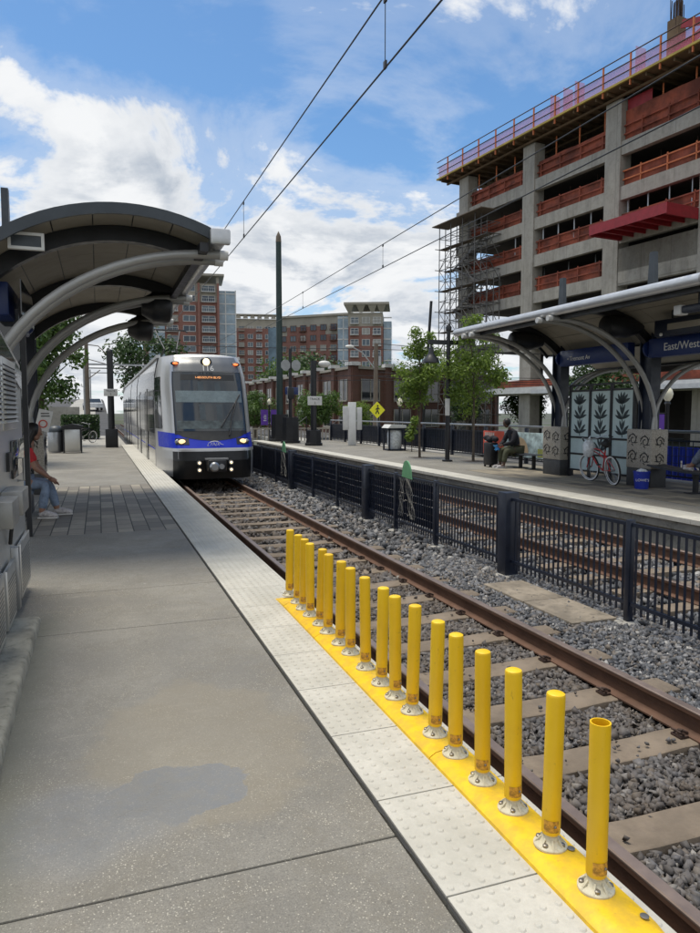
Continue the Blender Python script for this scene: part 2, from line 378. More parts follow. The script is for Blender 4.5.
# ------------------------------------------------------------------ mesh builder
def basis(d):
    d = Vector(d).normalized()
    up = Vector((0, 0, 1)) if abs(d.z) < .95 else Vector((1, 0, 0))
    a = d.cross(up).normalized(); b = a.cross(d).normalized()
    return a, b
class MB:
    def __init__(s): s.v = []; s.f = []
    def add(s, vs, fs):
        o = len(s.v); s.v += [tuple(v) for v in vs]; s.f += [tuple(i+o for i in f) for f in fs]; return s
    def box(s, x0, x1, y0, y1, z0, z1):
        vs = [(x0, y0, z0), (x1, y0, z0), (x1, y1, z0), (x0, y1, z0), (x0, y0, z1), (x1, y0, z1), (x1, y1, z1), (x0, y1, z1)]
        return s.add(vs, [(0, 3, 2, 1), (4, 5, 6, 7), (0, 1, 5, 4), (1, 2, 6, 5), (2, 3, 7, 6), (3, 0, 4, 7)])
    def cbox(s, x0, x1, y0, y1, z0, z1, c=.01):
        """box with chamfered edges"""
        import itertools
        bm = bmesh_box(x0, x1, y0, y1, z0, z1, c); return s.add(*bm)
    def bar(s, p, q, w, h, up=(0, 0, 1)):
        """rectangular bar from p to q, w sideways, h along up"""
        p = Vector(p); q = Vector(q); d = (q-p).normalized(); u = Vector(up)
        a = d.cross(u).normalized(); u = a.cross(d).normalized()
        vs = [c+a*(sx*w/2)+u*(sz*h/2) for c in (p, q) for sx, sz in ((-1, -1), (1, -1), (1, 1), (-1, 1))]
        return s.add(vs, [(0, 1, 2, 3), (7, 6, 5, 4), (0, 4, 5, 1), (1, 5, 6, 2), (2, 6, 7, 3), (3, 7, 4, 0)])
    def tube(s, pts, r, n=10, cap=True):
        pts = [Vector(p) for p in pts]; N = len(pts)
        rs = r if isinstance(r, (list, tuple)) else [r]*N
        vs = []; a0 = None
        for i, p in enumerate(pts):
            d = (pts[min(i+1, N-1)]-pts[max(i-1, 0)]).normalized()
            if a0 is None: a, b = basis(d)
            else:
                a = (a0-d*a0.dot(d))
                a = a.normalized() if a.length > 1e-4 else basis(d)[0]
                b = d.cross(a)*-1
            a0 = a; b = a.cross(d)
            for k in range(n):
                t = 2*PI*k/n; vs.append(p+(a*math.cos(t)+b*math.sin(t))*rs[i])
        fs = [(i*n+k, i*n+(k+1) % n, (i+1)*n+(k+1) % n, (i+1)*n+k) for i in range(N-1) for k in range(n)]
        if cap: fs += [tuple(range(n))[::-1], tuple((N-1)*n+k for k in range(n))]
        return s.add(vs, fs)
    def cyl(s, p, q, r, n=16, r2=None): return s.tube([p, q], [r, r if r2 is None else r2], n)
    def lathe(s, prof, n=20, c=(0, 0, 0), cap=True):
        vs = [(c[0]+r*math.cos(2*PI*k/n), c[1]+r*math.sin(2*PI*k/n), c[2]+z) for r, z in prof for k in range(n)]
        N = len(prof)
        fs = [(i*n+k, i*n+(k+1) % n, (i+1)*n+(k+1) % n, (i+1)*n+k) for i in range(N-1) for k in range(n)]
        if cap: fs += [tuple(range(n))[::-1], tuple((N-1)*n+k for k in range(n))]
        return s.add(vs, fs)
    def prism(s, poly, vec):
        n = len(poly); v = Vector(vec)
        vs = [Vector(p) for p in poly]+[Vector(p)+v for p in poly]
        return s.add(vs, [tuple(range(n))[::-1], tuple(range(n, 2*n))]+[(i, (i+1) % n, n+(i+1) % n, n+i) for i in range(n)])
    def grid(s, P):
        """P rows x cols of points"""
        r, c = len(P), len(P[0])
        vs = [p for row in P for p in row]
        return s.add(vs, [(i*c+j, i*c+j+1, (i+1)*c+j+1, (i+1)*c+j) for i in range(r-1) for j in range(c-1)])
    def sphere(s, c, r, n=12, m=8, sx=1, sy=1, sz=1):
        vs = []; fs = []
        for i in range(m+1):
            t = PI*i/m
            for k in range(n):
                a = 2*PI*k/n; vs.append((c[0]+r*sx*math.sin(t)*math.cos(a), c[1]+r*sy*math.sin(t)*math.sin(a), c[2]+r*sz*math.cos(t)))
        fs = [(i*n+k, (i+1)*n+k, (i+1)*n+(k+1) % n, i*n+(k+1) % n) for i in range(m) for k in range(n)]
        return s.add(vs, fs)
    def xf(s, M4, start=0):
        for i in range(start, len(s.v)): s.v[i] = tuple(M4 @ Vector(s.v[i]))
        return s
def bmesh_box(x0, x1, y0, y1, z0, z1, c):
    import bmesh
    bm = bmesh.new(); bmesh.ops.create_cube(bm, size=1)
    for v in bm.verts:
        v.co = Vector(((x0+x1)/2+v.co.x*(x1-x0), (y0+y1)/2+v.co.y*(y1-y0), (z0+z1)/2+v.co.z*(z1-z0)))
    c = min(c, (x1-x0)*.4, (y1-y0)*.4, (z1-z0)*.4)
    bmesh.ops.bevel(bm, geom=list(bm.edges), offset=c, segments=2, affect='EDGES', profile=.5)
    bm.verts.ensure_lookup_table(); bm.verts.index_update()
    r = ([tuple(v.co) for v in bm.verts], [tuple(v.index for v in f.verts) for f in bm.faces]); bm.free(); return r

def link(o): C.objects.link(o); return o
def mesh_from(name, vs, fs, m, smooth=True):
    me = bpy.data.meshes.new(name); me.from_pydata(vs, [], fs); me.update()
    if m: me.materials.append(m)
    if smooth:
        me.shade_smooth()
        me.set_sharp_from_angle(angle=R(38))
    return me
def inv_of(parent):
    """inverse of a (translation, z rotation) parent, and its own parents"""
    Mx = Matrix.Identity(4); p = parent
    while p:
        Mx = Matrix.LocRotScale(p.location, p.rotation_euler, None) @ Mx; p = p.parent
    return Mx.inverted()
def part(name, mb, m, parent=None, world=True, smooth=True):
    """one mesh object; world=True: coordinates of mb are world ones"""
    if isinstance(m, str): m = M[m]
    vs = mb.v
    if parent is not None and world:
        I = inv_of(parent); vs = [tuple(I @ Vector(v)) for v in vs]
    o = bpy.data.objects.new(name, mesh_from(name, vs, mb.f, m, smooth))
    if parent: o.parent = parent
    return link(o)
def tag(o, label, cat, group=None):
    o['label'] = label; o['category'] = cat
    if group: o['group'] = group
    return o
def thing(name, label, cat, loc=(0, 0, 0), rz=0, group=None):
    o = bpy.data.objects.new(name, None); o.location = loc; o.rotation_euler = (0, 0, rz); o.empty_display_size = .1
    link(o); return tag(o, label, cat, group)
def solo(name, mb, m, label, cat, base=None, group=None, smooth=True):
    """a thing that is one mesh; origin at base"""
    if base is None:
        a = np.array(mb.v); base = ((a[:, 0].min()+a[:, 0].max())/2, (a[:, 1].min()+a[:, 1].max())/2, a[:, 2].min())
    mb.v = [(v[0]-base[0], v[1]-base[1], v[2]-base[2]) for v in mb.v]
    o = part(name, mb, m, smooth=smooth); o.location = base
    return tag(o, label, cat, group)
def struct(name, mb, m, smooth=False):
    o = part(name, mb, m, smooth=smooth); o['kind'] = 'structure'; return o
def dup(root, loc=None, rz=None, label=None, group=None):
    r = root.copy(); link(r)
    if loc is not None: r.location = loc
    if rz is not None: r.rotation_euler = (0, 0, rz)
    if label: r['label'] = label
    if group: r['group'] = group
    def rec(src, dst):
        for ch in list(src.children):
            c = ch.copy(); link(c); c.parent = dst; rec(ch, c)
    rec(root, r)
    return r
def text(name, s, size, origin, xdir, updir, m, parent, align='LEFT', ext=.002, spacing=1.0, shear=0.0):
    """letters as a mesh, origin/xdir/updir in world space"""
    cu = bpy.data.curves.new(name, 'FONT'); cu.body = s; cu.size = size; cu.align_x = align; cu.extrude = ext; cu.resolution_u = 3
    cu.space_character = spacing; cu.shear = shear
    t = bpy.data.objects.new(name+'_curve', cu); link(t)
    dg = bpy.context.evaluated_depsgraph_get(); dg.update()
    me = bpy.data.meshes.new_from_object(t.evaluated_get(dg)); me.name = name
    bpy.data.objects.remove(t); bpy.data.curves.remove(cu)
    x = Vector(xdir).normalized(); u = Vector(updir).normalized(); z = x.cross(u).normalized(); u = z.cross(x)
    Mx = Matrix(((x.x, u.x, z.x, origin[0]), (x.y, u.y, z.y, origin[1]), (x.z, u.z, z.z, origin[2]), (0, 0, 0, 1)))
    me.transform(inv_of(parent) @ Mx if parent else Mx)
    me.materials.clear(); me.materials.append(M[m] if isinstance(m, str) else m)
    o = bpy.data.objects.new(name, me); o.parent = parent; return link(o)
def ordinal(i):
    w = ['first', 'second', 'third', 'fourth', 'fifth', 'sixth', 'seventh', 'eighth', 'ninth', 'tenth', 'eleventh', 'twelfth', 'thirteenth', 'fourteenth',
         'fifteenth', 'sixteenth', 'seventeenth', 'eighteenth', 'nineteenth']
    if i <= 19: return w[i-1]
    tens = {2: 'twenty', 3: 'thirty', 4: 'forty', 5: 'fifty', 6: 'sixty', 7: 'seventy', 8: 'eighty', 9: 'ninety'}
    if i % 10 == 0: return tens[i//10][:-1]+'ieth'
    return tens[i//10]+'-'+w[i % 10-1]

# ------------------------------------------------------------------ camera
H = 1.6
phi = math.atan(54/700); th = math.atan(252/700*math.cos(phi))
cam = bpy.data.objects.new('camera', bpy.data.cameras.new('camera')); link(cam); S.camera = cam
cam.location = (0, 0, H); cam.rotation_euler = (PI/2-phi, 0, -th)
cam.data.sensor_fit = 'VERTICAL'; cam.data.sensor_height = 32; cam.data.lens = 32*700/933.33
cam.data.clip_end = 2000; cam.data.clip_start = .05

# ------------------------------------------------------------------ light and sky
SUN_EL, SUN_AZ = R(75), R(-35)      # azimuth from +Y towards +X
sd = Vector((math.sin(SUN_AZ)*math.cos(SUN_EL), math.cos(SUN_AZ)*math.cos(SUN_EL), math.sin(SUN_EL)))
sl = bpy.data.lights.new('sun', 'SUN'); sl.energy = 2.5; sl.angle = R(26); sl.color = (1, .92, .78)
so = bpy.data.objects.new('sun', sl); link(so); so.rotation_euler = sd.to_track_quat('Z', 'Y').to_euler(); so.location = (0, 0, 30)
w = bpy.data.worlds.new('World'); S.world = w; w.use_nodes = True
nt = w.node_tree; B = NB(nt); bg = nt.nodes['Background']; bg.inputs[1].default_value = .11
sky = B.n('ShaderNodeTexSky', sky_type='NISHITA'); sky.sun_disc = False; sky.sun_elevation = SUN_EL; sky.sun_rotation = SUN_AZ
sky.air_density = 1.0; sky.dust_density = .6; sky.ozone_density = 1.6
d = B.n('ShaderNodeTexCoord').outputs['Generated']
sp = B.n('ShaderNodeSeparateXYZ'); B.link(d, sp.inputs[0]); dx, dy, dz = sp.outputs
zz = B.math('ADD', B.math('MAXIMUM', dz, 0.0), .16)
cb = B.n('ShaderNodeCombineXYZ'); B.link(B.math('DIVIDE', dx, zz), cb.inputs[0]); B.link(B.math('DIVIDE', dy, zz), cb.inputs[1]); cb.inputs[2].default_value = 3.7
P = cb.outputs[0]
n1 = B.noise(P, 1.35, 15, .60, .45)
n1b = B.noise(P, 4.2, 8, .6, .3)
cbs = B.n('ShaderNodeVectorMath', operation='ADD'); B.link(P, cbs.inputs[0]); cbs.inputs[1].default_value = (-.10, .22, .12)
n2 = B.noise(cbs.outputs[0], 1.35, 12, .60, .45)
zb = B.mr(dx, .10, .52, .40, .235, False)
zb = B.math('SUBTRACT', zb, B.mr(dx, .46, .62, 0, .13, False))
cov = B.mr(B.math('SUBTRACT', zb, dz), -.05, .045)
top = B.math('MULTIPLY', B.mr(dz, .43, .52), B.mr(dx, .2, .0))
cov2 = B.math('MAXIMUM', cov, B.math('MULTIPLY', top, .45))
cov2 = B.math('MAXIMUM', cov2, B.math('MULTIPLY', B.mr(dy, -.05, -.4), .9))  # unseen cloud cover added behind the camera to whiten the ambient light
nc = B.math('MULTIPLY_ADD', B.math('SUBTRACT', n1, .5), 1.45, .5)
f = B.math('ADD', nc, B.math('MULTIPLY', cov2, .31))
f = B.math('ADD', f, B.math('MULTIPLY', B.math('SUBTRACT', n1b, .5), .26))
cl = B.mr(f, .60, .74)
thin = B.math('MULTIPLY', B.mr(f, .46, .64), B.mr(dz, .3, .5, .34, .16))
cl = B.math('MAXIMUM', cl, thin)
shade = B.mr(B.math('SUBTRACT', n2, n1), -.10, .12)
thick = B.mr(f, .70, .92)
ccol = B.mix(B.math('MULTIPLY', shade, B.math('ADD', B.math('MULTIPLY', thick, .75), .2), clamp=True), (5.9, 6.0, 6.1, 1), (2.4, 2.85, 3.5, 1))
skyc = B.mix(1.0, sky.outputs[0], (.62, .84, .97, 1), 'MULTIPLY')
B.setin(bg, 'Color', B.mix(cl, skyc, ccol))
S.view_settings.view_transform = 'Standard'; S.view_settings.look = 'None'; S.view_settings.gamma = 1; S.view_settings.exposure = 0.50
S.view_settings.use_curve_mapping = False
S.render.engine = 'CYCLES'

# ------------------------------------------------------------------ setting: ground, platforms, track bed
YJ = [-1.5, .75, 2.33, 5.37, 6.58, 9.80, 16.2, 19.4, 22.6, 25.8, 29.0, 32.2, 36.2]
mb = MB().box(-900, 900, -300, 1500, -1.4, -.68)
struct('ground', mb, 'ground')
mb = MB()
for a, b_ in zip(YJ[:-1], YJ[1:]):
    if abs(a-9.8) < .01: continue
    mb.add(*bmesh_box(-3.2, 1.022, a+.004, b_-.004, -.20, 0, .006))
mb.box(-14, -3.204, -1.5, 36.2, -.2, -.004)
struct('platform', mb, 'platform')
mb = MB().box(-3.2, 1.022, 9.804, 16.196, -.2, -.002)
struct('paved_platform_section', mb, 'paver')
mb = MB().box(-14, 1.60, -1.5, 36.2, -.68, -.204); struct('platform_foundation', mb, 'sidewall')
# black sealant line between slab and tactile strip, ragged
mb = MB(); pts = []
y = -1.4
row = []
while y < 22:
    nr = 1.6 if y < 3 else .5; wv = -.004+nr*(.014*max(0, mnoise.noise(Vector((y*2.3, 1, 0))))+.012*max(0, mnoise.noise(Vector((y*7.3, 5, 0)))))
    row.append([(1.026-wv, y, .002), (1.038, y, .002)]); y += .05
mb.grid(row); struct('joint_sealant', mb, 'sealant')
# tactile strip
mb = MB(); y = -1.5+.0; ty = [1.96+.61*k for k in range(-6, 57)]
for a in ty:
    mb.add(*bmesh_box(1.044, 1.636, a+.003, a+.607, -.06, .004, .003))
struct('tactile_strip', mb, 'strip')
dv = []; df = []
for a in ty[5:20]:
    for i in range(10):
        for j in range(10):
            cx = 1.044+.030+i*.0592; cy = a+.0305+j*.061
            o = len(dv); n = 8
            for k in range(n): t = 2*PI*k/n; dv.append((cx+.0145*math.cos(t), cy+.0145*math.sin(t), .0035))
            for k in range(n): t = 2*PI*k/n; dv.append((cx+.009*math.cos(t), cy+.009*math.sin(t), .0090))
            df += [(o+k, o+(k+1) % n, o+n+(k+1) % n, o+n+k) for k in range(n)]+[tuple(o+n+k for k in range(n))]
for a in ty[20:44]:
    for i in range(8):
        for j in range(8):
            cx = 1.044+.037+i*.074; cy = a+.038+j*.076; o = len(dv)
            for sx, sy in ((-1, -1), (1, -1), (1, 1), (-1, 1)): dv.append((cx+sx*.013, cy+sy*.013, .0035))
            for sx, sy in ((-1, -1), (1, -1), (1, 1), (-1, 1)): dv.append((cx+sx*.008, cy+sy*.008, .0085))
            df += [(o+k, o+(k+1) % 4, o+4+(k+1) % 4, o+4+k) for k in range(4)]+[(o+4, o+5, o+6, o+7)]
mb = MB(); mb.add(dv, df); struct('tactile_strip_domes', mb, 'strip', smooth=True)
# track bed
P_ = []
for y in np.arange(-2, 140, 1.5):
    P_.append([(x, y, -.60+.02*mnoise.noise(Vector((x, y, 0)))) for x in (1.60, 2.0, 2.9, 3.8, 4.4, 5.0, 5.6, 6.3, 7.0, 7.8, 8.3)])
mb = MB().grid([r_ for r_ in P_]); struct('ballast_bed', mb, 'bed')
# far platform
mb = MB()
yy = [5.0+3.05*k for k in range(12)]
for a, b_ in zip(yy[:-1], yy[1:]):
    mb.add(*bmesh_box(8.906, 13.0, a+.004, b_-.004, -.2, 0, .006))
pfar = struct('far_platform', mb, 'platform')
mb = MB()
for k in range(57): mb.add(*bmesh_box(8.30, 8.90, 5+.61*k+.003, 5.61+.61*k-.003, -.07, .006, .004))
struct('far_tactile_strip', mb, 'strip')
mb = MB().box(8.42, 13.0, 5, 38.6, -.68, -.204); mb.box(8.34, 8.9, 5, 38.6, -.2, -.075); struct('far_platform_foundation', mb, 'sidewall')
mb = MB().box(9.6, 12.4, 9.2, 17.2, 0, .004); struct('far_platform_paving', mb, 'paver2')
# pavement and street behind the far platform, and the ramp of road at the far left
mb = MB().box(13.0, 15.6, -10, 60, -.68, -.45); struct('pavement', mb, 'concrete')
mb = MB().box(15.6, 24.5, -40, 200, -.68, -.60); struct('street', mb, 'asphalt')
mb = MB()
for k in range(60): mb.box(19.9, 20.05, -40+4*k, -38+4*k, -.6, -.596)
struct('street_lane_marking', mb, 'white')
mb = MB(); prof = [(30, -.55), (50, -.4), (70, .5), (95, 2.0), (130, 3.6), (170, 4.6), (260, 5.0)]
mb.grid([[(-40, y, z), (-7, y, z), (1.4 if y < 60 else 1.0, y, z)] for y, z in prof]); struct('sloping_ground', mb, 'asphalt')
mb = MB().grid([[(-3.6, y, z+.02), (-.3, y, z+.02)] for y, z in prof if y > 40]); struct('service_road', mb, 'concrete')
mb = MB().box(-14, 1.3, 36.3, 52, -.68, -.03); struct('walkway', mb, 'concrete')

# ------------------------------------------------------------------ ballast stones
def stones(n, xr, yr, size, z0, zv, seed, ties=True):
    g = np.random.default_rng(seed)
    x = g.uniform(*xr, n); t = g.random(n)
    y = yr[0]+(yr[1]-yr[0])*t**1.35
    s = size*(.55+.75*g.random(n)**1.5)*(1+.035*np.maximum(y-4, 0))
    cube = np.array([(-1, -1, -1), (1, -1, -1), (1, 1, -1), (-1, 1, -1), (-1, -1, 1), (1, -1, 1), (1, 1, 1), (-1, 1, 1)], float)*.55
    V = cube[None]+g.uniform(-.44, .44, (n, 8, 3))
    V *= (s[:, None]*np.stack([g.uniform(.6, 1.2, n), g.uniform(.6, 1.0, n), g.uniform(.6, 1.0, n)], 1))[:, None, :]
    # random rotation
    q = g.normal(size=(n, 4)); q /= np.linalg.norm(q, axis=1)[:, None]
    a, b, c, d_ = q.T
    Rm = np.stack([np.stack([1-2*(c*c+d_*d_), 2*(b*c-a*d_), 2*(b*d_+a*c)], -1), np.stack([2*(b*c+a*d_), 1-2*(b*b+d_*d_), 2*(c*d_-a*b)], -1), np.stack([2*(b*d_-a*c), 2*(c*d_+a*b), 1-2*(b*b+c*c)], -1)], 1)
    V = np.einsum('nij,nkj->nki', Rm, V)
    z = z0+g.uniform(-zv, zv, n)
    if ties:
        ph = (y-1.98+.745*4) % .745; ph = np.minimum(ph, .745-ph)
        on = (ph < .155) & (x < 4.22)
        z = np.where(on, z-.05, z); keep = (~on) | (g.random(n) < .015)
        z = np.where(on & keep, -.515, z)
        V[on] *= .6; V = V[keep]; x = x[keep]; y = y[keep]; z = z[keep]
    V += np.stack([x, y, z], 1)[:, None, :]
    return V
def stones_obj(name, Vs):
    V = np.concatenate(Vs); n = len(V)
    F = np.array([(0, 3, 2, 1), (4, 5, 6, 7), (0, 1, 5, 4), (1, 2, 6, 5), (2, 3, 7, 6), (3, 0, 4, 7)])
    # triangulated quads keep facets crisp
    T = np.concatenate([F[:, [0, 1, 2]], F[:, [0, 2, 3]]])
    idx = (np.arange(n)[:, None, None]*8+T[None]).reshape(-1)
    me = bpy.data.meshes.new(name); me.vertices.add(n*8); me.vertices.foreach_set('co', V.reshape(-1).astype(np.float32))
    me.loops.add(len(idx)); me.loops.foreach_set('vertex_index', idx.astype(np.int32))
    nf = len(idx)//3; me.polygons.add(nf); me.polygons.foreach_set('loop_start', np.arange(0, len(idx), 3, dtype=np.int32))
    try: me.polygons.foreach_set('loop_total', np.full(nf, 3, np.int32))
    except Exception: pass
    me.update(); me.validate(); me.materials.append(M['stone'])
    o = bpy.data.objects.new(name, me); link(o); o['kind'] = 'stuff'; o['label'] = 'grey crushed stone ballast around the rails'; o['category'] = 'gravel'
    return o
Vs = [stones(6000, (1.66, 2.08), (1.4, 9), .038, -.575, .012, 1),
      stones(25000, (2.22, 3.60), (1.6, 9), .032, -.568, .019, 2),
      stones(30000, (3.72, 5.5), (2.2, 9), .032, -.555, .021, 3),
      stones(9000, (1.7, 5.4), (8, 22), .05, -.57, .016, 4),
      stones(5000, (5.4, 8.3), (3, 12), .06, -.585, .02, 5, False),
      stones(6500, (5.3, 8.3), (11, 36), .06, -.58, .02, 6)]
stones_obj('ballast_stones', Vs)

# ------------------------------------------------------------------ rails and crossties
def rail(x, label, y0=-2, y1=130, gr='steel rails of the two tracks'):
    t = thing('rail', label, 'rail', (x, y0, -.53), group=gr)
    web = [(-.07, 0), (.07, 0), (.07, .012), (.012, .032), (.009, .125), (.034, .138), (.034, .160), (-.034, .160), (-.034, .138), (-.009, .125), (-.012, .032), (-.07, .012)]
    part('rail_web', MB().prism([(a, 0, b) for a, b in web], (0, y1-y0, 0)), 'rusty_rail', t, world=False)
    hd = [(-.0345, .1602), (.0345, .1602), (.0345, .168), (.028, .174), (-.028, .174), (-.0345, .168)]
    part('rail_head', MB().prism([(a, 0, b) for a, b in hd], (0, y1-y0, 0)), 'railtop', t, world=False)
    return t
rail(2.15, 'rusty rail of the near track beside the yellow posts')
rail(3.66, 'rusty rail of the near track on the side of the dark fence')
rail(6.25, 'rail of the far track just behind the dark picket fence')
rail(7.76, 'rail of the far track running along the far platform wall')
def make_tie(label):
    t = thing('crosstie', label, 'crosstie', (0, 0, -.60), group='concrete crossties under the tracks')
    prof = [(-.14, 0), (.14, 0), (.125, .064), (.115, .071), (-.115, .071), (-.125, .064)]
    t0 = MB()
    # dips slightly at mid span
    P_ = []
    for x, dz_ in ((-1.28, -.004), (-1.27, 0), (-.9, 0), (-.55, 0), (-.35, -.012), (.35, -.012), (.55, 0), (.9, 0), (1.27, 0), (1.28, -.004)):
        P_.append([(x, a, b+(dz_ if b > .05 else 0)) for a, b in prof]+[(x, prof[0][0], prof[0][1])])
    t0.grid(P_); n = len(prof)
    t0.f.append(tuple(range(n))); t0.f.append(tuple(9*(n+1)+k for k in range(n))[::-1])
    part('tie_body', t0, 'tie', t, world=False)
    for xr in (-.755, .755):
        for s in (-1, 1):
            c = MB(); x = xr+s*.105
            c.add(*bmesh_box(x-.035, x+.035, -.045, .045, .07, .088, .004))
            c.tube([(x-.0*s, -.035, .095), (x+.03*s, -.035, .112), (x+.03*s, .0, .115), (x+.03*s, .035, .112), (x, .035, .095), (x-.045*s, .02, .098), (x-.045*s, -.02, .098), (x-.01*s, -.012, .11)], .0085, 6)
            c.cyl((x, 0, .085), (x, 0, .118), .016, 6)
            part('rail_clip', c, 'rust', t, world=False)
    return t
tie0 = make_tie('concrete crosstie of the near track nearest the camera')
def make_plain_tie():
    t = MB().box(-1.28, 1.28, -.125, .125, 0, .07)
    o = part('crosstie', t, 'tie', smooth=False); return tag(o, '', 'crosstie', 'concrete crossties under the tracks')
tie0.location = (2.905, 1.98, -.60)
k = 1; y = 1.98
while y < 18:
    y += .745; k += 1
    if k <= 14: o = dup(tie0, (2.905, y, -.60), 0, 'concrete crosstie, %s one from the camera under the near track' % ordinal(k))
    else:
        if k == 15: pt = make_plain_tie(); o = pt
        else: o = pt.copy(); link(o)
        o.location = (2.905, y, -.60); o['label'] = 'concrete crosstie, %s one from the camera under the near track' % ordinal(k)
k = 0; y = 4.4
while y < 36:
    k += 1; o = pt.copy(); link(o); o.location = (7.005, y, -.60)
    o['label'] = 'crosstie behind the fence, %s one from the camera under the far track' % ordinal(k); y += .745
# concrete pad in the ballast
mb = MB(); mb.add(*bmesh_box(4.42, 4.98, 5.72, 6.58, -.60, -.505, .012)); mb.add(*bmesh_box(4.42, 4.98, 6.59, 7.45, -.60, -.505, .012))
solo('concrete_pad', mb, mat('pad_concrete', (.235, .20, .155), .85, var=.3, vs=3, bump=.3, dirt=.7, dcol=(.08, .07, .055)), 'flat stained concrete slab lying in the ballast between two fence posts', 'concrete slab')

# ------------------------------------------------------------------ yellow delineator posts
segs = [(1.45, 2.80, 'yellow curb segment holding the posts nearest the camera'), (2.806, 4.63, 'middle yellow curb segment of the post row'),
        (4.636, 5.50, 'yellow curb segment under the farthest posts'), (5.506, 5.78, 'short yellow end piece of the curb at the far end')]
for i, (a, b_, lab) in enumerate(segs):
    t = thing('yellow_curb_segment', lab, 'curb segment', (1.497, a, .004), group='yellow curb segments bolted along the platform edge')
    prof = [(-.104, 0), (-.101, .012), (-.070, .030), (-.03, .036), (.03, .036), (.070, .030), (.101, .012), (.104, 0)]
    rows = []
    N = 24
    for k in range(N+1):
        y = (b_-a)*k/N; s = 1.0
        if i == 0 and k < 4: s = math.sin(math.acos(1-(k+.15)/4.2)) if k < 4 else 1
        if i == 3 and k > N-8: s = 1-.0*k
        zf = 1.0
        if i == 3: zf = 1-.9*(k/N)**2
        rows.append([(x*s, y, z*zf*(s if s < 1 else 1)) for x, z in prof])
    m_ = MB().grid(rows); m_.f.append(tuple(range(8))[::-1]); m_.f.append(tuple(N*8+q for q in range(8)))
    part('curb_body', m_, 'yellow', t, world=False)
    for q in range(int((b_-a)/.36)):
        yq = .16+q*.36+.02*(i == 0)
        h = MB().lathe([(.014, .0345), (.014, .0375), (.009, .0385), (.004, .0385)], 12, (.06*(1 if q % 2 else 1), yq, 0))
        part('anchor_bolt', h, 'bolt', t, world=False)
def bollard(label, open_top=False):
    t = thing('delineator_post', label, 'delineator post', (0, 0, .038), group='yellow flexible posts along the platform edge')
    top = .602-.038
    if open_top:
        pr = [(.031, .048), (.0335, .052), (.0335, top), (.0285, top), (.0285, top-.12), (.001, top-.12)]
    else:
        pr = [(.031, .048), (.0335, .052), (.0335, top-.012), (.0335, top-.008), (.0315, top-.002), (.024, top+.002), (.001, top+.003)]
    part('post_tube', MB().lathe(pr, 20, cap=True), 'yellow', t, world=False)
    part('collar', MB().lathe([(.026, .03), (.028, .04), (.028, .051)], 16), 'cream', t, world=False)
    f_ = MB().lathe([(.060, 0), (.060, .007), (.056, .012), (.040, .018), (.032, .030), (.029, .042)], 24)
    for k in range(8):
        a = 2*PI*k/8; c, s_ = math.cos(a), math.sin(a)
        f_.prism([(.030*c-.003*s_, .030*s_+.003*c, .010), (.058*c-.003*s_, .058*s_+.003*c, .010), (.034*c-.003*s_, .034*s_+.003*c, .036)], (.006*s_, -.006*c, 0))
    part('base_flange', f_, 'cream', t, world=False)
    for k in range(4):
        a = 2*PI*(k+.5)/4+.2
        part('bolt', MB().lathe([(.010, .012), (.010, .021), (.006, .024), (.001, .024)], 8, (.045*math.cos(a), .045*math.sin(a), 0)), 'bolt', t, world=False)
    lb_ = MB().grid([[(.0341*math.cos(a), .0341*math.sin(a), z) for a in np.linspace(-2.6, -.9, 8)] for z in (.062, .105)])
    part('sticker', lb_, 'sticker', t, world=False)
    part('screw', MB().sphere((.008, -.034, .085), .005, 8, 6), 'bolt', t, world=False)
    return t
BY = [1.79, 2.045, 2.30, 2.535, 2.79, 3.01, 3.29, 3.50, 3.71, 3.98, 4.27, 4.48, 4.75, 4.955, 5.21, 5.41, 5.665, 5.92]
b0 = bollard('yellow flexible post with a broken open top, nearest the camera', True)
b0.location = (1.503, 1.79, .038)
b1 = bollard('yellow flexible post, second in the row from the camera')
for i, y in enumerate(BY[1:]):
    lab = 'yellow flexible post, %s in the row from the camera' % ordinal(i+2)
    if i == len(BY)-2: lab = 'yellow flexible post at the far end of the row, closest to the train'
    o = b1 if i == 0 else dup(b1, label=lab)
    o.location = (1.503+random.uniform(-.004, .004), y-.19 if y > 5.6 else y-.14*(y-1.79)/4, .038)
    o.rotation_euler = (R(random.uniform(-1.2, 1.2)), R(random.uniform(-.8, 2.0)), random.uniform(-.5, .5))

# ------------------------------------------------------------------ fence between the tracks
def fence():
    X0 = 5.05; zt = .50; zb = -.55
    t = thing('picket_fence', 'long dark navy picket fence standing in the ballast between the tracks', 'fence', (X0, 2, zb))
    big = [7.9, 13.0, 18.8, 24.6]
    small = [3.4, 5.65, 10.0, 11.6, 14.9, 16.8, 20.7, 22.6]
    ys = sorted(big+small)
    for a, b_ in zip(ys[:-1], ys[1:]):
        m_ = MB()
        m_.box(X0-.018, X0+.018, a+.03, b_-.03, zt-.045, zt-.010); m_.box(X0-.018, X0+.018, a+.03, b_-.03, -.36, -.325)
        n = max(2, int((b_-a)/.088))
        for k in range(1, n):
            y = a+(b_-a)*k/n; m_.box(X0-.009, X0+.009, y-.009, y+.009, -.44, zt-.01)
        if a > 9.9:   # closer slatted infill on the farther stretches
            for z in (-.24, -.12, 0, .12, .24, .36): m_.box(X0+.010, X0+.022, a+.03, b_-.03, z-.054, z+.054)
        part('picket_panel', m_, 'navy', t, smooth=False)
    for y in ys:
        w_ = .10 if y in big else .035; zt_ = zt+.06 if y in big else zt+.02
        p = part('post', MB().add(*bmesh_box(X0-w_, X0+w_, y-w_, y+w_, -.54, zt_, .008)), 'navy', t)
        part('footing', MB().lathe([(.20 if y in big else .14, -.06), (.20 if y in big else .14, .02), (.12, .03)], 18, (X0, y, -.555)), 'concrete', p)
    return t
fence()
